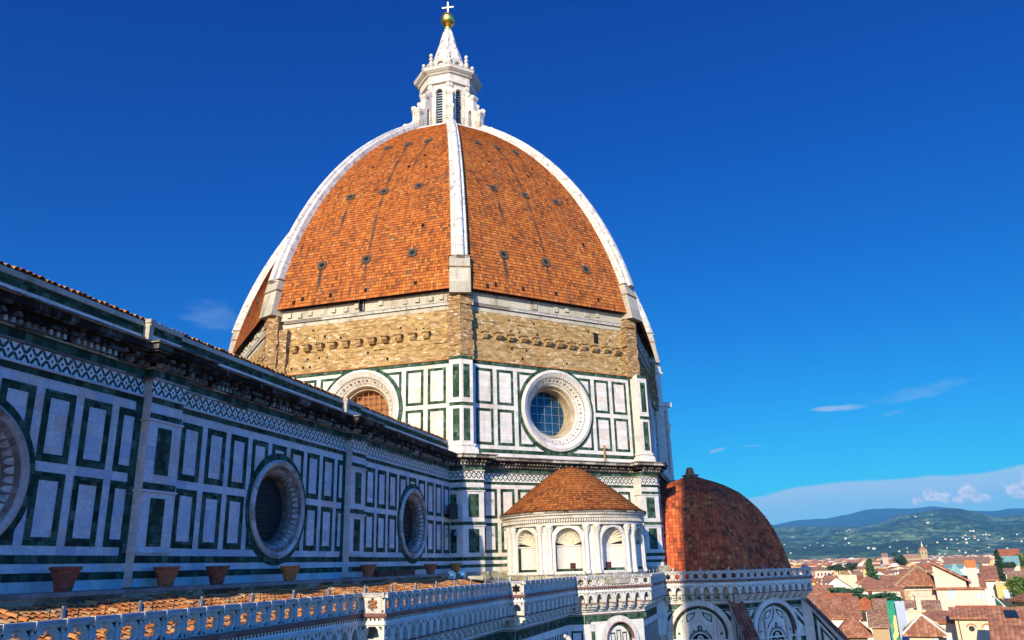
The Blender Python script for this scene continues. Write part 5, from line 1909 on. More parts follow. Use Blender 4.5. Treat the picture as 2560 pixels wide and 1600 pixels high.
# ================================================================== BELL TOWER behind the viewpoint (throws the long shadow on the tribune)
bt = MB()
BX0, BX1, BY0, BY1 = -117.0, -102.5, -38.6, -24.1
bt.box(((BX0 + BX1) / 2, (BY0 + BY1) / 2, 41), (BX1 - BX0, BY1 - BY0, 82))
bto = empty('bell_tower', (-109.75, -31.35, 0), 'tall square marble bell tower standing behind the viewpoint, known only by its long shadow', 'tower')
bt.build('tower_shaft', 'white_marble', bto)
m = MB()
for z, e, h in ((15.2, .3, .6), (31.9 - 4.6, .35, .6), (52, .35, .6), (82.4, 1.2, 2.4)):
    m.box(((BX0 + BX1) / 2, (BY0 + BY1) / 2, z), (BX1 - BX0 + 2 * e * .5, BY1 - BY0 + 2 * e * .5, h))
m.build('tower_cornice', 'pale_marble', bto)

# ================================================================== THINGS ON THE LEDGE
def pot(x, y, z, h, r, mat, label):
    k = h / .86
    t = empty('flower_pot', (x, y, z), label, 'flower pot', 'terracotta pots on the ledge')
    m = MB()
    prof = [(.0, .0), (.36, .0), (.37, .10), (.42, .14), (.42, .20), (.40, .22), (.56, .62), (.585, .66), (.585, .70), (.60, .74), (.665, .76), (.69, .80), (.685, .85), (.655, .87), (.60, .86), (.575, .80)]
    m.lathe([(a * r / .69, b * k) for a, b in prof], (x, y, z), 32)
    m.lathe([(.505 * r / .69, .47 * k), (.525 * r / .69, .49 * k), (.515 * r / .69, .52 * k)], (x, y, z), 32)
    m.build('pot_body', mat, t, True, 50)
    s_ = MB()
    s_.lathe([(.0, .76 * k), (.585 * r / .69, .77 * k)], (x, y, z), 24)
    s_.build('soil', 'soil', t)
PY = -11.45
ZL = 30.56
for x, dz, r, mat, lab in (
        (-71.9, .88, .56, 'terracotta_dark', 'largest dark terracotta pot, under the half-cut round window at the left edge'),
        (-66.4, .84, .56, 'terracotta', 'pale scuffed terracotta pot in front of the big two-tier pilaster'),
        (-62.85, .84, .56, 'terracotta_dark', 'dull brown terracotta pot right of the two-tier pilaster, left of the full round window'),
        (-56.4, .80, .56, 'terracotta_amber', 'amber terracotta pot with a tilted rim below the large round window'),
        (-46.7, .80, .56, 'terracotta', 'terracotta pot at the left end of the low red planter boxes'),
        (-35.5, .78, .56, 'terracotta', 'terracotta pot under the smaller, farther round window'),
        (-29.7, .80, .56, 'terracotta_amber', 'orange terracotta pot in the corner behind the two floodlights')):
    pot(x, PY, ZL, dz, r, mat, lab)
for x0, x1, lab in ((-44.6, -42.0, 'long low dark red planter box beside a terracotta pot on the ledge'), (-41.8, -38.2, 'second low dark red planter box, farther along the ledge')):
    m = MB()
    m.box(((x0 + x1) / 2, -11.0, 30.56 + .17), (x1 - x0, .5, .34))
    m.box(((x0 + x1) / 2, -11.0, 30.56 + .36), (x1 - x0 + .08, .58, .06))
    o = m.build('planter_box', 'wood_red'); tag(o, lab, 'planter box')
for x, lab in ((-32.9, 'round floodlight on a bracket, nearer the terracotta pot'), (-30.35, 'round floodlight on a bracket, nearer the sunlit corner of the crossing')):
    t = empty('floodlight', (x, -12.25, 30.0), lab, 'floodlight', 'floodlights at the end of the ledge')
    d = (CAM - Vector((x, -12.25, 30.4))); d.z = 1.5; d.normalize()
    ex = d.cross(Vector((0, 0, 1))).normalized(); ey = ex.cross(d).normalized()
    c = Vector((x, -12.25, 30.42))
    m = MB()
    m.lathe([(.0, -.55), (.24, -.5), (.30, -.30), (.32, .05), (.36, .07), (.36, .12), (.29, .13), (.28, .06)], c, 24, 0, axis=(ex, ey, d))
    m.build('lamp_housing', 'grey_metal', t, True, 40)
    m = MB()
    m.lathe([(.355, .09), (.36, .15), (.28, .16), (.275, .10)], c, 28, 0, axis=(ex, ey, d))
    m.build('lamp_rim', 'white_metal', t, True, 40)
    m = MB()
    m.lathe([(.0, .10), (.16, .09), (.275, .06)], c, 24, 0, axis=(ex, ey, d))
    m.build('lens', 'lens_glass', t, True)
    m = MB()
    for s_ in (-1, 1):
        p = c + ex * s_ * .38
        m.tube(p, (p.x, p.y, 29.6), .03, n=6)
    m.box((x, -12.25, 29.95), (.9, .3, .06), 0, 1.2)
    m.build('bracket', 'grey_metal', t)
# loudspeaker and wall lantern where the nave meets the crossing
t = empty('loudspeaker', (-28.6, -10.9, 35.2), 'black box loudspeaker fixed high where the nave wall meets the crossing', 'loudspeaker')
m = MB(); m.box((-28.5, -10.85, 35.85), (1.15, .8, 1.25), 0, .35); m.box((-28.2, -10.45, 35.85), (.12, .6, .3)); m.build('speaker_box', 'black_plastic', t)
m = MB(); m.box((-29.03, -11.08, 35.85), (.03, .66, 1.12), 0, .35); m.build('speaker_grille', 'dark_iron', t)
t = empty('wall_lamp', (-28.4, -10.3, 34.0), 'small hanging lamp on a dark iron bracket at the end of the nave wall', 'lamp')
m = MB(); m.tube((-28.0, -10.3, 34.35), (-30.1, -10.75, 34.35), .035, n=6); m.tube((-28.0, -10.3, 34.0), (-30.1, -10.75, 33.55), .03, n=6); m.tube((-30.1, -10.75, 34.4), (-30.1, -10.75, 33.5), .025, n=6); m.build('bracket', 'dark_iron', t)
m = MB(); m.lathe([(.03, .1), (.06, 0), (.16, -.18), (.30, -.36), (.30, -.40), (.0, -.38)], (-28.1, -11.0, 34.2), 16); m.build('lamp_shade', 'grey_metal', t, True, 40)
# lump of stone at the end of the tiles
me = bpy.data.meshes.new('stone_block')
m = MB()
rows = []
rr = random.Random(3)
for i in range(7):
    b = pi * i / 6
    rows.append([(-27.9 + 1.0 * sin(b) * cos(2 * pi * q / 12) + rr.uniform(-.06, .06), -13.6 + .6 * sin(b) * sin(2 * pi * q / 12) + rr.uniform(-.06, .06), 30.05 + .42 * cos(b) + rr.uniform(-.04, .04)) for q in range(12)])
m.grid(rows, 0, True)
o = m.build('stone_block', 'mossy_stone'); tag(o, 'rough pale lump of stone at the end of the tiled aisle roof', 'stone')
# carved finial rising beside the aisle wall
t = MB()
c = Vector((-39.6, -23.2, 25.6))
rr = random.Random(8)
t.tube(c + Vector((0, 0, -6)), c, .3, .22, 8)
for i in range(16):
    an = 2 * pi * i / 16 * 2.4
    zz = c.z - .5 + .06 * i * 1.3
    rad = .34 * (1 - abs(i - 7) / 12)
    p = Vector((c.x + cos(an) * rad, c.y + sin(an) * rad, zz))
    s_ = rr.uniform(.12, .20)
    rows = [[(p.x + s_ * sin(pi * a / 4) * cos(2 * pi * b / 7), p.y + s_ * sin(pi * a / 4) * sin(2 * pi * b / 7), p.z + s_ * cos(pi * a / 4)) for b in range(7)] for a in range(5)]
    t.grid(rows, 0, True)
t.build('carved_finial', 'lantern_marble', aisle_wall, True, 40)

# ================================================================== CITY
def az_of(px, y=1400.0):
    X_, Y_ = (px - 1280) / FPX, (800 - y) / FPX
    d = fwd + R2 * X_ + U2 * Y_
    return d.normalized()

def at(px, y, dist):
    """world point on the sight line through a photo pixel, at this ground distance"""
    d = az_of(px, y)
    k = dist / hypot(d.x, d.y)
    return CAM + d * k

def house(label, P0, P1, depth, roof_h, wall, roof, kind='gable', over=.5, wins=None, group=None, base=0.0, chim=0, cat='house', name='house', ridge_mat=None, parts=True):
    """P0..P1: eave line of the front wall (left to right), z is the eave height"""
    a = Vector((P0.x, P0.y, 0)); b = Vector((P1.x, P1.y, 0))
    ze = (P0.z + P1.z) / 2
    u = (b - a); L = u.length; u.normalize()
    n = Vector((u.y, -u.x, 0))          # towards the viewer
    if n.dot(CAM - a) < 0: n = -n
    fr = Fr(a, atan2(n.y, n.x))
    sg = 1 if fr.u.dot(u) > 0 else -1
    if sg < 0:
        fr = Fr(b, atan2(n.y, n.x))
    t = empty(name, (a + b) * .5 + Vector((0, 0, base)), label, cat, group)
    m = MB()
    P = fr.P
    zt = ze
    m.face([P(0, base, 0), P(L, base, 0), P(L, zt, 0), P(0, zt, 0)])
    m.face([P(L, base, -depth), P(0, base, -depth), P(0, zt, -depth), P(L, zt, -depth)])
    r = MB()
    o = over
    if kind == 'gable':                 # ridge along the front
        for q in ([P(0, base, -depth), P(0, base, 0), P(0, zt, 0), P(0, zt + roof_h, -depth / 2), P(0, zt, -depth)], [P(L, base, 0), P(L, base, -depth), P(L, zt, -depth), P(L, zt + roof_h, -depth / 2), P(L, zt, 0)]):
            m.face(q)
        s = roof_h / (depth / 2)
        r.face([P(-o, zt - o * s, o), P(L + o, zt - o * s, o), P(L + o, zt + roof_h, -depth / 2), P(-o, zt + roof_h, -depth / 2)])
        r.face([P(L + o, zt - o * s, -depth - o), P(-o, zt - o * s, -depth - o), P(-o, zt + roof_h, -depth / 2), P(L + o, zt + roof_h, -depth / 2)])
        r.face([P(-o, zt - o * s, o), P(-o, zt - o * s - .2, o), P(L + o, zt - o * s - .2, o), P(L + o, zt - o * s, o)])
        r.face([P(-o, zt - o * s - .2, o), P(-o, zt - o * s - .2, -depth - o), P(L + o, zt - o * s - .2, -depth - o), P(L + o, zt - o * s - .2, o)])
    elif kind == 'cross':               # gable end faces the viewer
        m.face([P(0, zt, 0), P(L, zt, 0), P(L / 2, zt + roof_h, 0)])
        m.face([P(0, base, -depth), P(0, base, 0), P(0, zt, 0), P(0, zt, -depth)]); m.face([P(L, base, 0), P(L, base, -depth), P(L, zt, -depth), P(L, zt, 0)])
        s = roof_h / (L / 2)
        r.face([P(-o, zt - o * s, o * .4), P(L / 2, zt + roof_h + .03, o * .4), P(L / 2, zt + roof_h + .03, -depth), P(-o, zt - o * s, -depth)])
        r.face([P(L / 2, zt + roof_h + .03, o * .4), P(L + o, zt - o * s, o * .4), P(L + o, zt - o * s, -depth), P(L / 2, zt + roof_h + .03, -depth)])
    elif kind == 'hip':
        m.face([P(0, base, -depth), P(0, base, 0), P(0, zt, 0), P(0, zt, -depth)]); m.face([P(L, base, 0), P(L, base, -depth), P(L, zt, -depth), P(L, zt, 0)])
        i_ = min(L / 2 * .98, depth / 2)
        A, B = P(i_, zt + roof_h, -depth / 2), P(L - i_, zt + roof_h, -depth / 2)
        c = [P(-o, zt - .1, o), P(L + o, zt - .1, o), P(L + o, zt - .1, -depth - o), P(-o, zt - .1, -depth - o)]
        r.face([c[0], c[1], B, A]); r.face([c[1], c[2], B]); r.face([c[2], c[3], A, B]); r.face([c[3], c[0], A])
        for q in range(4):
            k_ = (q + 1) % 4
            r.face([c[q], c[q] - Vector((0, 0, .22)), c[k_] - Vector((0, 0, .22)), c[k_]])
        r.face([x - Vector((0, 0, .22)) for x in c])
    elif kind == 'shed':                # slopes down to the viewer
        m.face([P(0, base, -depth), P(0, base, 0), P(0, zt, 0), P(0, zt + roof_h, -depth)]); m.face([P(L, base, 0), P(L, base, -depth), P(L, zt + roof_h, -depth), P(L, zt, 0)])
        s = roof_h / depth
        q = [P(-o, zt - o * s + .08, o), P(L + o, zt - o * s + .08, o), P(L + o, zt + roof_h + .08, -depth), P(-o, zt + roof_h + .08, -depth)]
        r.face(q)
        r.face([q[0], q[0] - Vector((0, 0, .25)), q[1] - Vector((0, 0, .25)), q[1]])
        r.face([x - Vector((0, 0, .25)) for x in q])
    else:                               # flat with a parapet
        m.face([P(0, base, -depth), P(0, base, 0), P(0, zt, 0), P(0, zt, -depth)]); m.face([P(L, base, 0), P(L, base, -depth), P(L, zt, -depth), P(L, zt, 0)])
        r.face([P(.2, zt - .3, -.2), P(L - .2, zt - .3, -.2), P(L - .2, zt - .3, -depth + .2), P(.2, zt - .3, -depth + .2)])
        fr.slab(r, -.1, L + .1, zt, zt + .18, -.3, .12); fr.slab(r, -.1, L + .1, zt, zt + .18, -depth - .1, -depth + .3)
        for x in (-.1, L - .2):
            r.face([P(x, zt + .18, 0), P(x + .3, zt + .18, 0), P(x + .3, zt + .18, -depth), P(x, zt + .18, -depth)])
            r.face([P(x, zt, 0), P(x, zt + .18, 0), P(x, zt + .18, -depth), P(x, zt, -depth)])
    if not parts:
        for f_, mm, uvn in zip(r.f, r.m, range(len(r.f))):
            m.face([r.v[x] for x in f_], 1)
        bpy.data.objects.remove(t)
        ob = m.build(name, [wall, roof])
        return tag(ob, label, cat, group), fr, L, ze
    w_o = m.build('wall', wall, t)
    r_o = r.build('roof', roof, t)
    if ridge_mat and kind == 'hip':
        k_ = MB()
        i_ = min(L / 2 * .98, depth / 2)
        A, B = P(i_, zt + roof_h, -depth / 2), P(L - i_, zt + roof_h, -depth / 2)
        for p, q in ((P(-o, zt - .1, o), A), (P(L + o, zt - .1, o), B), (A, B), (P(-o, zt - .1, -depth - o), A), (P(L + o, zt - .1, -depth - o), B)):
            nseg = max(3, int((q - p).length / .45))
            for s_ in range(nseg):
                pa, pb = p.lerp(q, s_ / nseg), p.lerp(q, (s_ + .7) / nseg)
                k_.tube(pa + Vector((0, 0, .04)), pb + Vector((0, 0, .04)), .13, n=6)
        k_.build('ridge_tiles', ridge_mat, r_o)
    for c in range(chim):
        rr_ = random.Random(int(L * 100) + c)
        x = L * rr_.uniform(.2, .8); d = -depth * rr_.uniform(.25, .75)
        cm = MB()
        p = P(x, 0, d)
        cm.box((p.x, p.y, zt + roof_h * .5 + .5), (.7, .55, 2.0)); cm.box((p.x, p.y, zt + roof_h * .5 + 1.55), (.95, .8, .12), 1)
        cm.build('chimney', [wall, roof], r_o)
    for wdef in wins or ():
        x, z, ww, hh = wdef[:4]
        sty = wdef[4] if len(wdef) > 4 else 'dark'
        wm = MB()
        fr.sheet(wm, x - ww / 2, x + ww / 2, ze - z - hh / 2, ze - z + hh / 2, .03, 0)
        if sty == 'dark':
            fr.slab(wm, x - ww / 2 - .12, x + ww / 2 + .12, ze - z + hh / 2, ze - z + hh / 2 + .14, 0, .10, 1)
            fr.slab(wm, x - ww / 2 - .15, x + ww / 2 + .15, ze - z - hh / 2 - .14, ze - z - hh / 2, 0, .16, 1)
        if sty == 'open':
            for s_ in (-1, 1):
                t0, t1 = sorted((x + s_ * ww / 2, x + s_ * (ww / 2 + .55)))
                fr.slab(wm, t0, t1, ze - z - hh / 2, ze - z + hh / 2, .0, .09, 2)
        wm.build('window', [{'dark': 'window_dark', 'open': 'window_dark', 'blue': 'shutter_blue', 'green': 'shutter_green', 'brown': 'wood_red'}[sty], wall, 'shutter_blue'], t)
    return t, fr, L, ze

def H(label, px0, px1, y, dist, depth, rh, wall, roof, kind='gable', dist2=None, **kw):
    return house(label, at(px0, y, dist), at(px1, kw.pop('y2', y), dist2 or dist), depth, rh, wall, roof, kind, **kw)

CX = lambda x: 1980 + x / 4.172
CY = lambda y: 1380 + y / 4.172
# pink palazzo: left wing with hipped roof, right wing with shutters
t, fr, L, ze = H('tall pink palazzo wing with a broad hipped brown roof and grey eaves band', CX(1165), CX(1500), CY(335), 152, 11, 2.7, 'plaster_pink', 'city_roof_brown', 'hip', over=1.3, ridge_mat='plaster_stone')
m = MB()
for z0, z1, d in ((.15, .55, .5), (.7, 1.0, .25), (1.3, 1.9, .1), (3.1, 3.25, .08)):
    fr.slab(m, 0, L, ze - z1, ze - z0, 0, d)
z = ze - 12
while z < ze - .6:
    fr.slab(m, -.15, .75 if int(z * 2) % 2 else .45, z, z + .46, 0, .12, 1); z += .5
m.build('string_course', ['plaster_grey', 'plaster_stone'], t)
t, fr, L, ze = H('tall pink palazzo wing with pale blue shutters and a low tiled strip roof', CX(1500), CX(2005), CY(372), 150, 7, 1.6, 'plaster_pink', 'city_roof_brown', 'shed', over=.4,
  wins=[(2.0, 1.0, 1.25, 1.3, 'blue'), (6.0, 1.0, 1.25, 1.3, 'blue'), (9.9, 1.0, 1.25, 1.3, 'blue'), (3.1, 6.0, .75, 1.9, 'open'), (7.2, 6.0, .75, 1.9, 'open'), (11.1, 6.0, .75, 1.9, 'open'), (12.9, 6.3, .6, .6), (14.4, 6.3, .6, .6)])
m = MB()
P = fr.P
m.face([P(0, ze - 1, .02), P(4.4, ze - 1, .02), P(4.4, ze + 1.2, .02), P(0, ze + 3.8, .02)])
m.face([P(4.4, ze - 1, .02), P(4.4, ze - 1, -4), P(4.4, ze + 1.2, -4), P(4.4, ze + 1.2, .02)])
m.face([P(-.2, ze + 4.2, .7), P(5.2, ze + 1.0, .7), P(5.2, ze + 1.0, -5), P(-.2, ze + 4.2, -5)], 1)
m.face([P(-.2, ze + 4.2, .7), P(-.2, ze + 3.9, .7), P(5.2, ze + .7, .7), P(5.2, ze + 1.0, .7)], 1)
fr.slab(m, L - 2.0, L - .6, ze - 1, ze + 3.0, -1.5, .05, 0); fr.slab(m, L - 2.1, L - .5, ze + 3.0, ze + 4.2, -1.6, .1, 2)
m.build('side_gable', ['plaster_pink', 'city_roof_brown', 'brick_orange'], t)
H('cream house with two narrow windows between the pink palazzo and the yellow house', CX(2000), CX(2125), CY(285), 160, 10, 2, 'plaster_white', 'city_roof_brown', 'shed', wins=[(2.2, 4.6, .5, 1.3), (3.4, 4.6, .5, 1.3)])
H('yellow house with four small shuttered windows behind the glass gable', CX(2122), CX(2300), CY(340), 158, 9, 1, 'plaster_yellow', 'plaster_cream', 'flat', wins=[(2.4, 2.2, 1.0, 1.6, 'dark'), (5.0, 2.2, 1.0, 1.6, 'dark'), (2.6, 6.2, 1.0, 1.5, 'green'), (5.4, 6.2, 1.0, 1.5, 'green')])
H('yellow house with brown roof and green shutter at the right edge', CX(2315), CX(2440), CY(488), 120, 9, 2.6, 'plaster_yellow', 'city_roof_brown', 'shed', wins=[(2.6, 2.0, 1.0, 1.7, 'green')], dist2=118)
# the house with three round recesses
t, fr, L, ze = H('cream house wall with three round recesses under brick arches and a tiled eave', CX(1690), CX(2140), CY(672), 108, 3.2, .75, 'plaster_cream', 'city_roof_brown', 'shed', over=.5)
for i_, x in enumerate((1.55, 3.1, 4.65)):
    m = MB()
    n_ = 20
    fr.ring(m, x, ze - 1.3, .30, .40, .02, 0, 24)
    m.face([fr.P(x + cos(2 * pi * q / n_) * .30, ze - 1.3 + sin(2 * pi * q / n_) * .30, .015) for q in range(n_)], 1 if i_ != 1 else 2)
    for q in range(10):
        a, b = pi * (.1 + .8 * q / 10), pi * (.1 + .8 * (q + 1) / 10)
        m.face([fr.P(x + cos(a) * .46, ze - 1.3 + sin(a) * .46, .08), fr.P(x + cos(a) * .58, ze - 1.3 + sin(a) * .58, .08), fr.P(x + cos(b) * .58, ze - 1.3 + sin(b) * .58, .08), fr.P(x + cos(b) * .46, ze - 1.3 + sin(b) * .46, .08)], 3)
    m.build('round_recess', ['plaster_grey', 'window_dark', 'plaster_white', 'brick_orange'], t)
m = MB(); m.tube(fr.P(.35, ze - .2, .1), fr.P(.5, ze - 8, .1), .05, n=6); m.tube(fr.P(L - .6, ze - .2, .1), fr.P(L - .5, ze - 8, .1), .05, n=6); m.build('downpipe', 'wood_red', t)
H('long thin tiled roof strip behind the house with three round recesses', CX(1760), CX(2165), CY(650), 116, 2.6, .8, 'plaster_white', 'city_roof_orange', 'shed', over=.5)
H('brown hipped roof with white ridge tiles and a small window beneath it', CX(1215), CX(1545), CY(845), 104, 6, 1.7, 'plaster_cream', 'city_roof_brown', 'hip', over=.6, ridge_mat='plaster_white', wins=[(3.3, 1.0, .8, 1.1, 'open')])
H('plain cream block with a chimney behind the white ridged roof', CX(1205), CX(1385), CY(622), 116, 4, .6, 'plaster_cream', 'plaster_cream', 'flat', chim=1)
H('low dull roof in front of the pink palazzo', CX(1190), CX(1520), CY(585), 128, 6, .9, 'plaster_grey', 'city_roof_dull', 'gable')
H('dull brown roof between the cream block and the tiled eave', CX(1410), CX(1700), CY(720), 112, 5, .8, 'plaster_white', 'city_roof_brown', 'shed')
t, fr, L, ze = H('wide brown tiled roof with a skylight in the bottom right corner', CX(2160), CX(2640), CY(1010), 92, 9, 3.1, 'plaster_cream', 'city_roof_brown', 'shed', over=.6)
m = MB()
s = 3.1 / 9
m.face([fr.P(1.0, ze + 2.15 + .2, -6.2), fr.P(2.2, ze + 2.15 + .2, -6.2), fr.P(2.0, ze + 2.75 + .2, -8.0), fr.P(.9, ze + 2.75 + .2, -8.0)])
m.build('skylight', 'dark_glass', t)
H('white house below the yellow house, behind the glass gable', CX(2150), CX(2330), CY(640), 125, 6, .8, 'plaster_white', 'plaster_white', 'flat')
# glass gable
p = at(CX(2140), CY(640), 130); q = at(CX(2310), CY(650), 128)
t = empty('glass_gable', p, 'triangular green glass gable in a pale metal frame beside the yellow house', 'glass roof')
m = MB(); top_ = Vector((p.x, p.y, p.z + 2.2)); back = Vector((.9, .1, 0))
m.face([p, q, top_]); m.face([top_, q, q + back, top_ + back]); m.build('glass', 'teal_glass', t)
m = MB()
for a, b in ((p, q), (q, top_), (p, top_), (p.lerp(q, .5), top_.lerp(q, .5)), (p.lerp(q, .5), p.lerp(top_, .5))):
    m.tube(a, b, .08, n=6)
m.build('frame', 'white_metal', t)
# scaffold tower wrapped in printed cloth
a, b = at(CX(980), CY(512), 128), at(CX(1075), CY(512), 128)
t = empty('scaffold_tower', (a.x, a.y, 0), 'tall scaffold tower wrapped in green cloth printed with pale shapes', 'scaffold')
u = (b - a); L = u.length; u.normalize(); nrm = Vector((u.y, -u.x, 0))
if nrm.dot(CAM - a) < 0: nrm = -nrm
ctr = (a + b) * .5 - nrm * 1.5
m = MB(); m.box((ctr.x, ctr.y, a.z / 2), (L, 3.0, a.z), 0, atan2(u.y, u.x)); m.build('cloth', 'green_cloth', t)
fr = Fr((a.x, a.y, 0), atan2(nrm.y, nrm.x))
sg = 1 if fr.u.dot(u) > 0 else -1
m = MB()
for mm, pts in ((0, [(.42, 2.6), (.62, 1.75), (.9, 1.9), (1, 2.6), (.98, 3.5), (.75, 3.7), (.9, 4.1), (.5, 4.7), (.2, 5.2), (.15, 4.3), (.45, 3.6)]), (1, [(.05, 3.0), (.40, 2.7), (.45, 3.4), (.1, 3.9)]), (0, [(.1, 6.0), (.55, 5.6), (.97, 5.3), (.9, 6.6), (.5, 7.1), (.15, 7.3)]), (1, [(.2, 5.2), (.9, 4.6), (.95, 5.2), (.2, 5.9)])):
    m.face([fr.P(sg * x * L, a.z - z * 1.05, .03 + mm * .01) for x, z in pts], mm)
m.build('printed_shapes', ['tan_print', 'print_shade'], t)
a2, b2 = at(CX(1068), CY(512), 127), at(CX(1166), CY(512), 127)
m = MB(); c2 = (a2 + b2) * .5; m.box((c2.x, c2.y, a2.z - 3.2), ((b2 - a2).length, .4, 6.4), 0, atan2(u.y, u.x)); m.build('white_sheet', 'white_sheet', t)
# roofs on the left, next to the tribune
t, fr, L, ze = H('big pinkish brown hipped roof beside the tribune buttress', CX(500), CX(785), CY(868), 150, 9.5, 3.0, 'plaster_stone', 'city_roof_brown', 'hip', over=.9)
H('sloping brown roof running up behind the tribune buttress', CX(290), CX(700), CY(700), 158, 9, 3.0, 'plaster_white', 'city_roof_brown', 'shed', y2=CY(660))
H('grey brown roof with a dark open storey right of the big hipped roof', CX(830), CX(1000), CY(770), 150, 7, 2.2, 'plaster_stone', 'city_roof_dull', 'shed')
H('worn brown roof beside a plain white gable near the tribune', CX(190), CX(425), CY(618), 172, 6, 2.2, 'plaster_white', 'city_roof_dull', 'shed')
H('plain white gable wall with a single slit, left of the orange roofs', CX(425), CX(555), CY(590), 170, 5, .9, 'plaster_white', 'city_roof_brown', 'cross', wins=[(2.2, .3, 1.0, .22)])
H('bright orange roof left of the cedars', CX(350), CX(620), CY(548), 182, 6, 2.0, 'plaster_cream', 'city_roof_orange', 'shed', y2=CY(558))
t, fr, L, ze = H('bright orange hipped roof over an open loggia, below the cedars', CX(660), CX(880), CY(585), 178, 7, 2.0, 'plaster_white', 'city_roof_orange', 'hip', over=1.0, wins=[(1.2, 1.6, 1.2, 1.8), (3.0, 1.6, 1.2, 1.8), (4.8, 1.6, 1.2, 1.8), (6.6, 1.6, 1.2, 1.8)])
H('brown roofed low house at the foot of the scaffold tower', CX(880), CX(985), CY(645), 172, 6, 2.4, 'plaster_cream', 'city_roof_dull', 'shed')
H('long orange brown roof with dark eaves beyond the tribune gallery', CX(120), CX(420), CY(480), 205, 7, 2.6, 'plaster_cream', 'city_roof_brown', 'shed', over=.8)
H('white house with a broad gable and three square blind windows', CX(265), CX(700), CY(425), 225, 10, 3.6, 'plaster_white', 'city_roof_brown', 'cross', wins=[(8.9, -.2, 1.6, 1.6, 'blue'), (12.5, -.2, 1.6, 1.6, 'blue'), (5.3, .2, 1.4, 1.4, 'blue')])
H('cream slab fronted house with a flat top behind the white gable', CX(480), CX(672), CY(250), 290, 9, .8, 'plaster_cream', 'plaster_cream', 'flat')
H('small yellow house with a brown roof against the tribune corner', CX(178), CX(236), CY(300), 235, 9, 1.8, 'plaster_yellow', 'city_roof_orange', 'hip', wins=[(1.5, 2.5, 1.2, 2.2, 'green')])
H('wide brown roof over dark windows, left of the pink palazzo', CX(690), CX(900), CY(318), 270, 8, 1.8, 'plaster_grey', 'city_roof_brown', 'hip', over=.8, wins=[(x, 1.3, 1.4, 1.3) for x in (1.5, 3.5, 5.5)])
H('white stepped house with dark shutters in front of the pink palazzo', CX(760), CX(1120), CY(392), 205, 8, 1.8, 'plaster_white', 'city_roof_brown', 'shed', wins=[(1.0, 1.6, .9, 2.4, 'brown'), (11.6, 1.5, 1.2, 2.0), (14.4, 1.2, 1.1, 2.6, 'blue')])
H('orange brown roof behind the white stepped house', CX(930), CX(1120), CY(285), 330, 9, 1.3, 'plaster_cream', 'city_roof_brown', 'gable')
H('orange walled little house beside the palazzo roof', CX(1140), CX(1225), CY(232), 230, 6, 1.2, 'plaster_rose', 'city_roof_brown', 'shed')
H('ochre stone tower house with hipped roof and a conifer beside it', CX(735), CX(800), CY(170), 390, 12, 2.8, 'plaster_ochre', 'city_roof_brown', 'hip')
t, fr, L, ze = H('very long pale building with rows of small windows on two floors', CX(1590), CX(2062), CY(118), 520, 14, 3.2, 'plaster_cream', 'city_roof_dull', 'shed', wins=[(2 + 1.75 * i_, 2.6, .8, 2.0, 'brown') for i_ in range(16)] + [(2 + 1.75 * i_, 6.4, .8, 2.0, 'brown') for i_ in range(16)])
H('white house with a round arched dark window and a tiny orange roof', CX(1770), CX(1890), CY(212), 240, 8, 2.4, 'plaster_white', 'city_roof_orange', 'cross', wins=[(3.2, 1.2, 2.0, 2.0)])
H('small green copper pyramid roof behind the palazzo', CX(1640), CX(1790), CY(258), 235, 8, 3.2, 'plaster_cream', 'copper_roof', 'hip')
H('plain white house with a tall blank wall right of the arched window', CX(1975), CX(2130), CY(205), 235, 9, 2.0, 'plaster_white', 'city_roof_brown', 'cross')
H('low white terrace roof with a green awning line', CX(1600), CX(1960), CY(168), 330, 12, 1.0, 'plaster_white', 'copper_roof', 'shed')
H('orange yellow long palace with a red roof at the right horizon', CX(2128), CX(2385), CY(78), 760, 25, 8, 'plaster_yellow', 'city_roof_orange', 'shed')
H('grey green roofed long building in front of the orange yellow palace', CX(2160), CX(2370), CY(132), 480, 14, 4, 'plaster_cream', 'copper_roof', 'shed', wins=[(3 + 2.6 * i_, 4.6, 1, 2.2) for i_ in range(9)])
H('white and blue house at the right edge of the city', CX(2225), CX(2300), CY(215), 255, 8, 1, 'plaster_white', 'city_roof_dull', 'shed')
H('brown roofed house among trees at the right edge', CX(2285), CX(2440), CY(335), 185, 8, 2.2, 'plaster_grey', 'city_roof_dull', 'shed')
# chimney of brick by the long building
H('slender orange brick shaft rising at the end of the long pale building', CX(2062), CX(2098), CY(88), 470, 4, .4, 'plaster_ochre', 'brick_orange', 'flat')
# distant domed church
p = at(CX(1150), CY(62), 1500); q = at(CX(1345), CY(62), 1500)
t, fr, L, ze = house('distant brown stone church with a long nave roof and a domed crossing tower', p, q, 18, 6, 'plaster_stone', 'city_roof_dull', 'gable', cat='church', name='church', wins=[(3 + 4.5 * i_, 6, 1.4, 4) for i_ in range(8)])
c = at(CX(1377), CY(62), 1506)
m = MB(); m.lathe([(7.0, -c.z), (7.0, 11.5), (7.4, 11.8), (7.4, 12.4)], c, 8); m.build('drum', 'plaster_stone', t)
for q in range(8):
    a = 2 * pi * (q + .5) / 8
    m = MB(); m.box((c.x + cos(a) * 6.5, c.y + sin(a) * 6.5, c.z + 7.5), (.3, 1.6, 2.4), 0, a); m.build('window', 'window_dark', t)
m = MB(); m.lathe([(7.4, 12.4), (5.5, 15.0), (2.6, 17.2), (1.2, 17.6)], c, 8); m.build('dome', 'city_roof_brown', t)
m = MB(); m.lathe([(1.3, 17.4), (1.3, 20.5), (1.6, 20.8), (.8, 22.4), (.3, 25), (.03, 27.5)], c, 10); m.build('lantern', 'plaster_cream', t)
# far pink bell gable
H('far rose coloured tower block on the skyline left of the brown church', CX(940), CX(998), CY(52), 1150, 25, 5, 'plaster_rose', 'city_roof_dull', 'gable')

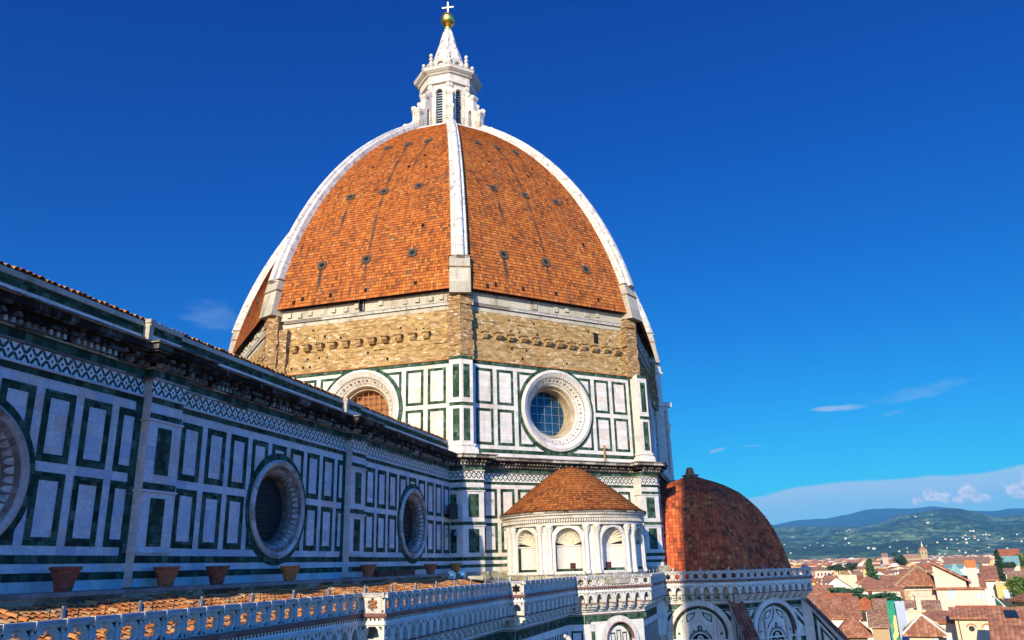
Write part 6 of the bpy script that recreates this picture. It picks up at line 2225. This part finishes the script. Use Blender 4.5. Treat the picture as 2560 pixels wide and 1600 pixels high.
# ---- the dense spread of roofs, one by one while they can be told apart
rr = random.Random(77)
WALLS = ['plaster_cream', 'plaster_white', 'plaster_white', 'plaster_cream', 'plaster_yellow', 'plaster_pink', 'plaster_grey', 'plaster_white', 'plaster_ochre']
ROOFS = ['city_roof_brown', 'city_roof_orange', 'city_roof_brown', 'city_roof_dull', 'city_roof_brown']
WN = {'plaster_cream': 'cream', 'plaster_white': 'white', 'plaster_yellow': 'yellow', 'plaster_pink': 'pink', 'plaster_grey': 'grey', 'plaster_ochre': 'ochre'}
far = MB()
spots = []
dist = 255.0
while dist < 3900:
    step = 12 + dist * .015
    azd = -1.8
    while azd > -21.0:
        wdt = rr.uniform(6, 12.5) * (1 + dist / 5200)
        dd = dist + rr.uniform(-.5, .5) * step
        spots.append((dd, azd + rr.uniform(-.1, .1), wdt))
        azd -= math.degrees(wdt * rr.uniform(1.0, 1.5) / dist)
    dist += step
spots.sort()
count = 0
def generic(mbw, dd, azd, wdt):
    a = radians(azd)
    d = Vector((cos(a), sin(a), 0))
    c = CAM + d * dd
    rise = max(0.0, dd - 1500) / 2400 * 7
    z = rr.choice((11, 13.5, 15, 16.5, 17.5, 18.5, 20, 21.5)) + rr.uniform(-1.2, 1.2) + rise * .4
    if dd < 420: z = min(z, 17.5)
    rot = a + pi + rr.choice((0, .25, -.3, .5, -.6)) + rr.uniform(-.15, .15)
    return c, z, rot
FARM = []
for dd, azd, wdt in spots:
    c, z, rot = generic(None, dd, azd, wdt)
    u = Vector((-sin(rot), cos(rot), 0))
    P0 = Vector((c.x, c.y, z)) - u * wdt / 2; P1 = P0 + u * wdt
    wall, roof = rr.choice(WALLS), rr.choice(ROOFS)
    kind = rr.choice(('gable', 'gable', 'hip', 'shed', 'cross', 'cross'))
    dep = rr.uniform(6.5, 12) * (1 + dd / 5200); rh = rr.uniform(.9, 2.1) * (1 + dd / 5000)
    if count < 238:
        wins = None
        sty = rr.choice(('dark', 'green', 'brown', 'dark'))
        if dd < 620:
            zz_ = rr.uniform(1.9, 2.5)
            wins = [(wdt * f_, zz_, 1.0, 1.6, sty) for f_ in ((.18, .39, .61, .82) if wdt > 10 else (.25, .5, .75))]
        rn = {'city_roof_brown': 'brown', 'city_roof_orange': 'orange', 'city_roof_dull': 'faded'}[roof]
        house('distant %s walled house with a %s %s roof in the dense city spread' % (WN[wall], rn, {'gable': 'ridged', 'hip': 'hipped', 'shed': 'sloping', 'cross': 'gabled'}[kind]), P0, P1, dep, rh, wall, roof, kind, group='%s walled %s roofed distant houses' % (WN[wall], rn), wins=wins, chim=(1 if rr.random() < .6 else 2) if dd < 560 and rr.random() < .75 else 0, over=.4)
        count += 1
    else:
        FARM.append((P0, P1, dep, rh, wall, roof, kind))
fm = MB()
allm = sorted(set(WALLS) | set(ROOFS)) + ['window_dark']
mi = {n_: i_ for i_, n_ in enumerate(allm)}
for P0, P1, dep, rh, wall, roof, kind in FARM:
    a = Vector((P0.x, P0.y, 0)); b = Vector((P1.x, P1.y, 0))
    u = (b - a); L = u.length; u.normalize()
    n = Vector((u.y, -u.x, 0))
    if n.dot(CAM - a) < 0: n = -n
    fr = Fr(a, atan2(n.y, n.x))
    if fr.u.dot(u) < 0: fr = Fr(b, atan2(n.y, n.x))
    P = fr.P; zt = P0.z; w, r = mi[wall], mi[roof]
    fm.face([P(0, 0, 0), P(L, 0, 0), P(L, zt, 0), P(0, zt, 0)], w)
    if kind == 'cross':
        fm.face([P(0, zt, 0), P(L, zt, 0), P(L / 2, zt + rh, 0)], w)
        fm.face([P(-.4, zt - .3, .2), P(L / 2, zt + rh, .2), P(L / 2, zt + rh, -dep), P(-.4, zt - .3, -dep)], r)
        fm.face([P(L / 2, zt + rh, .2), P(L + .4, zt - .3, .2), P(L + .4, zt - .3, -dep), P(L / 2, zt + rh, -dep)], r)
        fm.face([P(0, 0, -dep), P(0, 0, 0), P(0, zt, 0), P(0, zt, -dep)], w); fm.face([P(L, 0, 0), P(L, 0, -dep), P(L, zt, -dep), P(L, zt, 0)], w)
    else:
        i_ = dep / 2 if kind == 'hip' and dep < L else 0
        A, B = P(i_, zt + rh, -dep / 2), P(L - i_, zt + rh, -dep / 2)
        c = [P(-.4, zt - .1, .4), P(L + .4, zt - .1, .4), P(L + .4, zt - .1, -dep - .4), P(-.4, zt - .1, -dep - .4)]
        fm.face([c[0], c[1], B, A], r); fm.face([c[2], c[3], A, B], r)
        fm.face([c[1], c[2], B], r if i_ else w); fm.face([c[3], c[0], A], r if i_ else w)
        fm.face([P(0, 0, -dep), P(0, 0, 0), P(0, zt, 0), P(0, zt, -dep)], w); fm.face([P(L, 0, 0), P(L, 0, -dep), P(L, zt, -dep), P(L, zt, 0)], w)
    fm.face([P(0, zt, -dep), P(L, zt, -dep), P(L, 0, -dep), P(0, 0, -dep)], w)
    nwn = max(2, int(L / 3.2))
    for q in range(nwn):
        x = (q + .5) * L / nwn
        fr.sheet(fm, x - .5, x + .5, zt - 3.2, zt - 1.4, .06, mi['window_dark'])
o = fm.build('far_city_houses', allm)
tag(o, 'far mass of small pale houses with terracotta roofs reaching to the foot of the hills', 'city', kind='stuff')

# ---- trees
def tree(name, label, base, h, r, trunk_h, leaf, nleaf, seed, shape='round', size=.5, group=None):
    rr = random.Random(seed)
    t = empty(name, base, label, 'tree', group)
    m = MB()
    x, y, z0 = base
    m.tube((x, y, 0), (x + .1, y, z0 + trunk_h), .35, .25, 7)
    for q in range(6):
        an = 2 * pi * q / 6 + rr.uniform(-.3, .3)
        m.tube((x, y, z0 + trunk_h * rr.uniform(.6, 1)), (x + cos(an) * r * .7, y + sin(an) * r * .7, z0 + trunk_h + h * rr.uniform(.2, .6)), .14, .05, 5)
    m.build('trunk', 'bark', t)
    c = MB()
    clumps = []
    for q in range(14 if shape != 'cypress' else 12):
        if shape == 'cypress':
            zz = z0 + trunk_h + h * q / 12; rad = r * (1 - .75 * q / 12)
            clumps.append((x + rr.uniform(-.2, .2) * r, y + rr.uniform(-.2, .2) * r, zz, rad, h / 10))
        elif shape == 'cedar':
            an = rr.uniform(0, 2 * pi); k_ = rr.uniform(.1, 1)
            zz = z0 + trunk_h + h * (1 - k_) * .9 + rr.uniform(-.1, .1) * h
            clumps.append((x + cos(an) * r * k_ * .8, y + sin(an) * r * k_ * .8, zz, r * rr.uniform(.32, .55), h * .09))
        else:
            an = rr.uniform(0, 2 * pi); k_ = sqrt(rr.random())
            clumps.append((x + cos(an) * r * k_ * .7, y + sin(an) * r * k_ * .7, z0 + trunk_h + h * rr.uniform(.15, .85), r * rr.uniform(.3, .5), h * rr.uniform(.16, .26)))
    per = nleaf // len(clumps)
    for cx, cy, cz, cr, ch in clumps:
        for q in range(per):
            an = rr.uniform(0, 2 * pi); ph = math.acos(rr.uniform(-1, 1)); k_ = rr.random() ** .4
            p = Vector((cx + cos(an) * sin(ph) * cr * k_, cy + sin(an) * sin(ph) * cr * k_, cz + cos(ph) * ch * k_))
            d1 = Vector((rr.uniform(-1, 1), rr.uniform(-1, 1), rr.uniform(-.6, .6))).normalized()
            d2 = d1.orthogonal().normalized()
            s_ = size * rr.uniform(.5, 1.1)
            c.face([p - d1 * s_, p + d2 * s_ * .5, p + d1 * s_, p - d2 * s_ * .5])
    c.build('crown', leaf, t)
def T(name, label, px, y, dist, h, r, leaf, n_, seed, shape='round', size=.5):
    p = at(px, y, dist)
    tree(name, label, (p.x, p.y, p.z - h * .5 - .5), h, r, .5 if shape != 'cedar' else .3, leaf, n_, seed, shape, size)
T('cedar_tree', 'broad dark cedar crown left of the white stepped house, largest of the three', CX(520), CY(455), 196, 4.4, 5.6, 'leaf_cedar', 2600, 1, 'cedar', .42)
T('cedar_tree', 'small pointed cedar crown in front of the white stepped house', CX(690), CY(440), 192, 4.6, 2.2, 'leaf_cedar', 1400, 2, 'cedar', .4)
T('cedar_tree', 'low spreading cedar crown between the orange loggia and the scaffold tower', CX(850), CY(505), 190, 4.2, 4.2, 'leaf_cedar', 2200, 3, 'cedar', .42)
T('cedar_tree', 'cedar crown touching the top of the green scaffold cloth', CX(1010), CY(495), 186, 3.8, 3.8, 'leaf_cedar', 2000, 4, 'cedar', .42)
T('conifer_tree', 'upright conifer beside the ochre tower house', CX(825), CY(190), 330, 8, 2.6, 'leaf_cedar', 1400, 5, 'cypress', .6)
T('leafy_tree', 'bright green leafy tree above the yellow house at the right edge', CX(2395), CY(385), 150, 4.0, 2.3, 'leaf_green', 2400, 6, 'round', .26)
T('leafy_tree', 'small green bush on the roof at the right edge', CX(2430), CY(425), 125, 2.0, 1.6, 'leaf_green', 800, 7, 'round', .28)
T('cypress_tree', 'slim dark cypress in front of the grey green roofed building', CX(2167), CY(135), 430, 13, 2.6, 'leaf_dark', 1200, 8, 'cypress', .7)
T('leafy_tree', 'dark round tree below the slim cypress', CX(2235), CY(165), 400, 6, 4.5, 'leaf_dark', 1400, 9, 'round', .6)
T('leafy_tree', 'green tree group at the far right below the horizon', CX(2405), CY(110), 520, 10, 8, 'leaf_green', 1600, 10, 'round', .8)
T('leafy_tree', 'dark tree beside the nave of the brown church', CX(1120), CY(70), 840, 12, 8, 'leaf_dark', 1200, 11, 'round', 1.0)
T('leafy_tree', 'green treetop among the roofs left of the ochre tower house', CX(480), CY(160), 560, 4, 8, 'leaf_dark', 1400, 12, 'round', .7)
T('leafy_tree', 'small green treetop just left of the ochre tower house', CX(618), CY(152), 560, 5, 4, 'leaf_dark', 1000, 13, 'round', .7)
T('cypress_tree', 'row of small cypress on a terrace behind the long pale building', CX(1870), CY(132), 505, 4, 5, 'leaf_dark', 900, 14, 'round', .6)
m = MB()

# ---- hills
m_, gg, b_ = new_mat('hill_woods', 0.95)
pos = gg.node('ShaderNodeNewGeometry').outputs['Position']
n1 = gg.noise(pos, 0.0022, 6, 0.6)
n2 = gg.noise(pos, 0.012, 5, 0.7)
n3 = gg.noise(pos, 0.035, 4, 0.75)
n4 = gg.noise(pos, 0.010, 4, 0.7)
colr = gg.ramp(gg.math('ADD', gg.math('MULTIPLY', n1, .55), gg.math('MULTIPLY', n2, .45)), [(0.40, (0.020, 0.050, 0.026)), (0.49, (0.045, 0.095, 0.042)), (0.55, (0.13, 0.20, 0.085)), (0.64, (0.26, 0.30, 0.14))])
colr = gg.mix(1.0, colr, gg.ramp(n3, [(0.40, 0.25), (0.60, 1.6)]), 'MULTIPLY')
colr = gg.mix(gg.math('MULTIPLY', gg.sstep(n4, 0.52, 0.60), 0.85), colr, (0.012, 0.030, 0.018))
gg.set(b_.inputs['Base Color'], colr)
simple('far_ridge', (0.030, 0.045, 0.030), 0.95, 0, 0.3, 0.003)

def elev(px, y):
    d = az_of(px, y)
    return math.degrees(atan2(d.y, d.x)), d.z / hypot(d.x, d.y)
near_c = [elev(*p) for p in [(1860, 1318), (1941, 1316), (2022, 1316), (2080, 1317), (2138, 1318), (2192, 1310.5), (2250, 1289), (2294, 1281.6), (2337, 1273.8), (2369, 1271), (2400, 1272.5), (2436, 1278.7), (2490, 1293), (2530, 1290), (2560, 1286), (2700, 1272)]]
far_c = [elev(*p) for p in [(1800, 1330), (1860, 1322), (1932, 1312), (1999, 1300), (2068, 1296), (2115, 1287), (2172, 1273), (2222, 1271), (2279, 1271.5), (2328, 1265.7), (2380, 1270), (2436, 1277), (2480, 1278), (2525, 1271.5), (2560, 1271.5), (2700, 1262)]]
def interp(tab, a):
    tab = sorted(tab)
    if a <= tab[0][0]: return tab[0][1]
    for (a0, e0), (a1, e1) in zip(tab, tab[1:]):
        if a <= a1:
            f_ = (a - a0) / (a1 - a0)
            return e0 + (e1 - e0) * (f_ * f_ * (3 - 2 * f_) * .5 + f_ * .5)
    return tab[-1][1]
def hills(name, tab, r0, r1, nr, mat, z0, amp, pw, az0=22, az1=-32, da=.16):
    n_ = int((az0 - az1) / da)
    rows = []
    for i_ in range(nr + 3):
        f_ = i_ / nr
        row = []
        for j_ in range(n_ + 1):
            a = az0 - da * j_
            e = interp(tab, a)
            R_ = r0 + (r1 - r0) * f_
            x, y = CAM.x + cos(radians(a)) * R_, CAM.y + sin(radians(a)) * R_
            zc = CAM.z + e * r1
            g_ = min(f_, 1.0) ** pw
            nz = noise.fractal(Vector((x, y, 0)) * .0011, 1.0, 2.1, 5) * amp
            z = z0 + (zc - z0) * g_ + nz * min(f_, 1) * (1 - min(f_, 1)) * 3.2 + noise.noise(Vector((x * .01, y * .01, 1))) * 4 * min(f_ * 2, 1)
            if f_ > 1: z = z0 + (zc - z0) * (1 - (f_ - 1) * 2.5)
            row.append((x, y, z))
        rows.append(row)
    h = MB(); h.grid(rows, 0)
    o = h.build(name, mat, None, True)
    o['kind'] = 'structure'
    return rows
NR_ = 46
near_rows = hills('hill', near_c, 3000, 6600, NR_, 'hill_woods', 12, 95, 1.25)
hills('mountain_ridge', far_c, 9000, 13500, 14, 'far_ridge', 20, 120, 1.0)

# ---- villas on the hillside
rr = random.Random(21)
vil = [(2128, 1363, 1.3), (2177, 1372, 1.6), (2188, 1374, 2.2), (2060, 1366, .8), (2026, 1366, .8), (2019, 1371, .8), (1983, 1385, 1), (1967, 1365, .7), (2048, 1358, .7), (1986, 1345, .6), (2121, 1353, 1.5), (2121, 1332, .8), (2129, 1325, .8), (2095, 1340, .6), (2246, 1355, .7), (2232, 1369, .9), (2270, 1374, .8), (2321, 1371, .6), (2347, 1364, 1.2), (2369, 1350, 1.2), (2383, 1354, 1.3), (2374, 1372, .8), (2400, 1352, .7), (2414, 1342, 1.1), (2414, 1346, 1.0), (2416, 1352, 1.3), (2427, 1350, .9), (2420, 1360, 1.4), (2430, 1335, 1.1), (2437, 1338, 1.3), (2439, 1342, 1.2), (2438, 1347, 1.2), (2459, 1338, .8), (2472, 1341, 1.3), (2480, 1343, 1.0), (2449, 1352, 1.1), (2475, 1347, .8), (2511, 1348, 1.4), (2543, 1338, 1.0), (2556, 1357, 1.2), (2521, 1372, .9), (2527, 1376, 1.1), (2480, 1374, .8), (2405, 1383, 1.2), (2416, 1384, 1.2), (2447, 1382, .8), (2396, 1363, .8), (2310, 1348, .6), (2250, 1384, 1.3), (2272, 1384, 1), (2350, 1388, 1.1), (2365, 1387, .9), (2330, 1273, .8), (2294, 1282, 1.4), (2325, 1315, 1.5)]
def hill_point(px, y):
    d = az_of(px, y)
    a = math.degrees(atan2(d.y, d.x)); e = d.z / hypot(d.x, d.y)
    j_ = min(max(int((22 - a) / .16), 0), len(near_rows[0]) - 1)
    prev = None
    for i_ in range(NR_ + 1):
        p = near_rows[i_][j_]
        ee = (p[2] - CAM.z) / hypot(p[0] - CAM.x, p[1] - CAM.y)
        if ee >= e: return Vector(p)
    return Vector(near_rows[NR_ - 4][j_])
for px, y, k_ in vil:
    p = hill_point(px, y)
    dist = hypot(p.x - CAM.x, p.y - CAM.y)
    w = 8 * k_ * dist / 5200
    d = Vector((p.x - CAM.x, p.y - CAM.y, 0)).normalized(); u = Vector((-d.y, d.x, 0))
    hh = 4.5 * min(k_, 1.3) * dist / 5200
    P0 = Vector((p.x, p.y, p.z + hh)) + u * w / 2; P1 = P0 - u * w
    wall = rr.choice(('plaster_white', 'plaster_white', 'plaster_cream'))
    house('small pale villa with a low roof far off on the wooded hillside', P0, P1, w * .6, 1.6 * k_, wall, rr.choice(('plaster_cream', 'plaster_grey', 'city_roof_brown')), 'gable', base=p.z - 14, group='white villas scattered over the hillside', name='villa', parts=False)

# ---- air between here and the hills
hz = MB(); hz.box((6300, -3000, 419), (17000, 22000, 860))
hm = bpy.data.materials.new('haze'); hm.use_nodes = True
hn = hm.node_tree.nodes; hn.clear()
vp = hn.new('ShaderNodeVolumePrincipled'); ho = hn.new('ShaderNodeOutputMaterial')
vp.inputs['Color'].default_value = (0.10, 0.50, 1.0, 1)
vp.inputs['Density'].default_value = 0.00006
vp.inputs['Anisotropy'].default_value = 0.0
hm.node_tree.links.new(vp.outputs[0], ho.inputs['Volume'])
MATS['haze'] = hm
o = hz.build('haze', 'haze'); o['kind'] = 'stuff'; o['label'] = 'blue summer haze in the air towards the hills'; o['category'] = 'haze'
